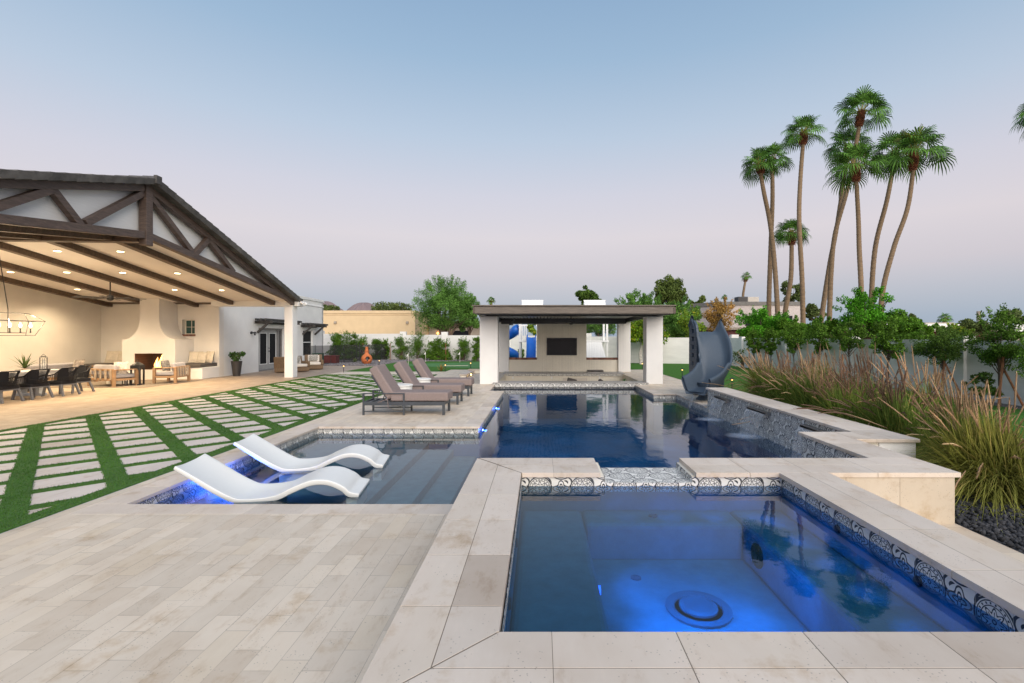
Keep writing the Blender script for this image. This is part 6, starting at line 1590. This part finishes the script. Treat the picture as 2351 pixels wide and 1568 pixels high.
for px, py in ((1087.5,805.5),(1095,805),(1121,804.5)):
    pass
for px, lb in ((1087,'left'),(1095.5,'middle'),(1121,'right')):
    px_ = 705.3+ (1633 if lb == 'left' else 1667 if lb == 'middle' else 1778)*.1833; x = (px_-VX)*55.8/F; z = H-(627+764*.1833-VY)*55.8/F
    t = thing('wall_light', lb+' of the small orange lamps glowing under the mesquite tree', 'lamp', (x, 55.9, z+.1), 0, 'orange lamps on the shaded house'); MB().lathe([(.05,-.12),(.12,0),(.05,.14)], n=10).build('lens', emis('orange_lamp', (1,.42,.08), 7), t); MB().box(-.03,.03,0,.1,-.03,.03).build('bracket', M['black'], t)
hs = thing('two_storey_house', 'pale two storey house with grey flat roof edge behind the palms', 'house', (24, 55, 0))
XH0, XH1, XC = (1600-VX)*55/F+1.5, (1842-VX)*55/F, (1660-VX)*55/F
zt1 = H-(700-VY)*55/F
b = MB(); b.extr([(XC,55,0),(XH1,55,0),(XH1,66,0),(XC+3,66,0),(XC-6.5,64,0)], (0,0,zt1)); under(b.build('wall', mat('pink_stucco', (.56,.50,.47), .85)), hs)
b = MB(); b.extr([(XC-.1,54.9,0),(XH1+.15,54.9,0),(XH1+.15,66,0),(XC+3,66,0),(XC-6.7,64,0)], (0,0,.42)); b.xf(Matrix.Translation((0,0,zt1-.05))); under(b.build('roof', mat('roof_edge', (.20,.19,.175), .8)), hs)
for p0, p1, q0, q1 in ((1712,1742,725,748),(1835-43,1820,725,757)):
    x0, x1 = (p0-VX)*54.9/F, (p1-VX)*54.9/F; z1_, z0_ = H-(q0-VY)*54.9/F, H-(q1-VY)*54.9/F
    o = under(MB().box(x0, x1, 54.93, 55.0, z0_, z1_).build('window', M['glass']), hs)
    o2 = MB().box(x0-.12, x1+.12, 54.90, 54.935, z0_, z1_+.12).build('shade', M['gold']); o2.parent = o; o2.matrix_parent_inverse = Matrix.Translation(hs.location).inverted()
b = MB(); b.box(XH1-12, XH1+4, 50, 54.5, 0, 2.6); under(b.build('lower_wing', M['maroon']), hs); b = MB(); b.box(XH1-12.3, XH1+4.5, 49.5, 54.6, 2.6, 2.85); under(b.build('porch_roof', M['gold']), hs)
t = thing('rooftop_unit', 'grey and cream cooling unit on the two storey house roof', 'air conditioner', ((1718-VX)*56/F, 56.5, zt1+.38)); MB().box(-1.2,-.1,-.6,.6,0,.65).build('housing', M['char'], t, bevel=.02); MB().box(-.09,1.2,-.6,.6,0,.62).build('duct_box', M['cush'], t, bevel=.02); MB().box(-1.1,-.2,-.62,-.6,.1,.55).build('grille', M['black'], t)
lh = thing('low_house', 'long low white house roof over the wall at right', 'house', (30, 40, 0))
b = MB(); b.box((2010-VX)*40/F, (2280-VX)*40/F, 40, 46, 0, 2.3); under(b.build('wall', M['maroon']), lh); b = MB(); b.box((1990-VX)*40/F, (2283-VX)*40/F, 39.2, 47, 2.45, 2.95); under(b.build('roof', M['white']), lh); b = MB(); b.box((2095-VX)*40/F, (2290-VX)*40/F, 38.9, 47, 2.3, 2.449); b.box((2130-VX)*40/F, (2262-VX)*40/F, 43, 47, 2.95, 3.15); under(b.build('eave', M['gold']), lh)
t = thing('flat_roof_house', 'flat white roofed house cut by the right edge behind the wall', 'house', (42, 40, 0)); b = MB(); b.box((2318-VX)*40/F, 52, 40, 46, 0, 2.3); under(b.build('wall', M['gold']), t); b = MB(); b.box((2310-VX)*40/F, 53, 39.3, 47, 2.3, 2.85); under(b.build('roof', M['white']), t)
t = thing('utility_pole', 'grey utility pole with a bent street lamp arm at right', 'pole', ((2247-VX)*60/F, 60, 0)); MB().tube([(0,0,0),(0,0,3.9)], .09, 8).build('pole', M['steel'], t); MB().tube([(0,0,3.9),(0,0,5.1)], .22, 8).build('antenna_shroud', M['gold'], t); MB().tube([(0,0,3.2),(.6,0,3.55),(1.3,0,3.7)], .03, 6).build('lamp_arm', M['steel'], t)

# hills
def hill(label, px, py, hw, Y, seed):
    x = (px-VX)*Y/F; h = H-(py-VY)*Y/F; w = hw*Y/F; r_ = random.Random(seed); ph = [r_.uniform(0,6) for _ in range(8)]
    def fn(u, v):
        a_ = v*2*math.pi; rr = u; rid = 1+.10*math.sin(5*a_+ph[0])*u+.06*math.sin(11*a_+ph[1])*u+.03*math.sin(23*a_+ph[2])
        z = h*(math.cos(math.pi*rr)*.5+.5)**.95*(1+.16*math.sin(9*rr+5*a_+ph[3])*rr+.07*math.sin(23*rr+11*a_)*rr)*(1-.25*math.exp(-60*rr*rr)*0)
        return (x+w*rr*math.cos(a_)*rid, Y+w*.8*rr*math.sin(a_)*rid, z-4)
    o = MB().grid(fn, 22, 72).build('hill', M['rock'], smooth=False); tag(o, kind='structure')
hill('a', 835, 693, 112, 2600, 1); hill('b', 742, 690, 130, 2500, 2); hill('c', 905, 701, 100, 2900, 3); hill('d', 690, 688, 120, 2800, 4)

# ---------------- fence, chiminea, lights, flags ----------------
fe = thing('mesh_fence', 'black mesh safety fence with thin posts beside the chiminea', 'fence', (-13.3, 34, 0))
pl_ = [(-16.0,30.9),(-14.6,31.1),(-14.15,32.4),(-13.8,33.7),(-13.4,35.0),(-13.25,35.2),(-12.95,36.2),(-12.75,37.2),(-12.6,38.0),(-12.35,38.6)]
b = MB()
for i in range(len(pl_)-1):
    p, q_ = pl_[i], pl_[i+1]; b.quad((p[0],p[1],.03),(q_[0],q_[1],.03),(q_[0],q_[1],1.27),(p[0],p[1],1.27))
under(b.build('mesh', M['mesh']), fe)
for i, p in enumerate(pl_): under(MB().tube([(p[0],p[1],0),(p[0],p[1],1.42 if i in (4,5) else 1.32)], .028 if i in (3,4,5) else .018, 6).build('post', M['black']), fe)
for (x, y, w, h, c, lb) in ((-14.6,33.5,.9,.5,(.45,.06,.04),'red toy box behind the mesh fence'),(-14.9,32.2,.5,.7,(.04,.22,.12),'green bin behind the mesh fence')):
    t = thing('garden_box', lb, 'box', (x, y, 0)); m_ = mat('box_paint', c, .6); MB().box(-w/2,w/2,-.3,.3,0,h).build('body', m_, t, bevel=.03); MB().box(-w/2-.03,w/2+.03,-.33,.33,h,h+.05).build('lid', m_, t, bevel=.02)
ch_ = thing('chiminea', 'orange clay chiminea on the grey gravel', 'fire pot', ((842-VX)*32.3/F, 32.3, 0))
pr = [(.14,0),(.22,.03),(.31,.16),(.36,.32),(.355,.44),(.30,.56),(.20,.66),(.13,.73),(.11,.84),(.125,.90),(.10,1.0),(.085,1.12),(.105,1.16)]
b = MB(); nseg = 40
for r_, z in pr:
    for k in range(nseg): a_ = 2*math.pi*k/nseg; b.v.append((r_*math.cos(a_), r_*math.sin(a_), z))
for i in range(len(pr)-1):
    for k in range(nseg):
        a_ = 2*math.pi*(k+.5)/nseg; zm = (pr[i][1]+pr[i+1][1])/2; da = math.atan2(math.sin(a_-R(-62)), math.cos(a_-R(-62)))
        if (da/.42)**2+((zm-.38)/.16)**2 < 1: continue
        k2 = (k+1) % nseg; b.f.append((i*nseg+k, i*nseg+k2, (i+1)*nseg+k2, (i+1)*nseg+k))
o = b.build('clay_body', M['terra'], ch_, smooth=True); s_ = o.modifiers.new('s', 'SOLIDIFY'); s_.thickness = .03
MB().lathe([(.0,.05),(.25,.1),(.28,.3),(.22,.5),(.0,.55)], n=20).build('inside', M['black'], ch_)
b = MB(); n_ = 22
mo = [Vector((.375*math.cos(R(-62)+.44*math.cos(t_)), .375*math.sin(R(-62)+.44*math.cos(t_)), .38+.175*math.sin(t_))) for t_ in [2*math.pi*k/n_ for k in range(n_+1)]]
b.tube(mo, .022, 6); b.build('mouth_rim', M['terra'], ch_, smooth=True)
MB().lathe([(.11,.86),(.135,.88),(.135,.90),(.11,.93)], n=24).build('neck_ring', M['terra'], ch_)
b = MB(); 
for k in range(3): a_ = 2.1*k+.4; b.beam((.2*math.cos(a_),.2*math.sin(a_),-.0),(.2*math.cos(a_),.2*math.sin(a_),.06),.05,.05)
b.build('stand', M['black'], ch_)
def path_light(px, py, label):
    g_ = ground(px, py, 0); t = thing('path_light', label, 'garden light', g_, 0, 'small black path lights at the lawn edge')
    MB().tube([(0,0,0),(0,0,.33)], .017, 6).build('stem', M['black'], t); MB().lathe([(.085,.35),(.06,.375),(.02,.40),(.005,.405)], n=14).build('hat', M['black'], t); MB().lathe([(.022,.30),(.026,.35)], n=10).build('lens', emis('path_led', (1,.55,.16), 4), t)
for px, py, lb in ((789,855,'path light on the paving in front of the chiminea'),(870.8,839.6,'path light at the gravel corner right of the chiminea'),(1022.4,852,'path light near the putting club on the lawn edge'),(1080.5,846.6,'path light just left of the pavilion pillar'),
                   (1566.5,865.4,'path light on the lawn left of the pool slide'),(1680.8,893,'path light behind the far end of the waterfall wall'),(1474.8,847.8,'path light by the whitewashed citrus trunk')): path_light(px, py, lb)
for px, py, lb in ((937.5,837.8,'left white golf flag on the putting green'),(977,831.4,'middle white golf flag on the putting green'),(1055.8,832.3,'right white golf flag on the putting green')):
    g_ = ground(px, py, 0); t = thing('golf_flag', lb, 'golf flag', g_, 0, 'white golf flags on the putting green'); hh = .78
    MB().tube([(0,0,0),(0,0,hh)], .014, 6).build('pole', M['cush'], t); MB().extr([(0,0,hh),(-.13,0,hh-.22),(0,0,hh-.20)], (0,.01,0)).build('flag', M['white'], t); MB().lathe([(.055,.005),(.055,.012)], n=14).build('cup', M['black'], t)
g_ = ground(1045, 841, 0); t = thing('golf_club', 'pale golf putter lying on the grass near the path light', 'golf club', g_); MB().tube([(-.6,-.1,.04),(.8,.1,.04)], .015, 6).build('shaft', M['cush'], t); MB().box(-.7,-.58,-.13,-.05,.01,.06).build('head', M['steel'], t)
for px, py, lb, s_, m_ in ((868,851,'small dried orange plant at the lawn edge left of the chaises',.35,'dry'),(1013,861-9,'small golden plant on the lawn edge above the chaises',.5,'dry'),(815,833,'spiky pale green plant on the gravel by the mesh fence',.5,'olive')):
    g_ = ground(px, py, 0); spiky('edge_plant', lb, 'plant', g_, 24, s_, G[m_], 0, w=.018, droop=.1)
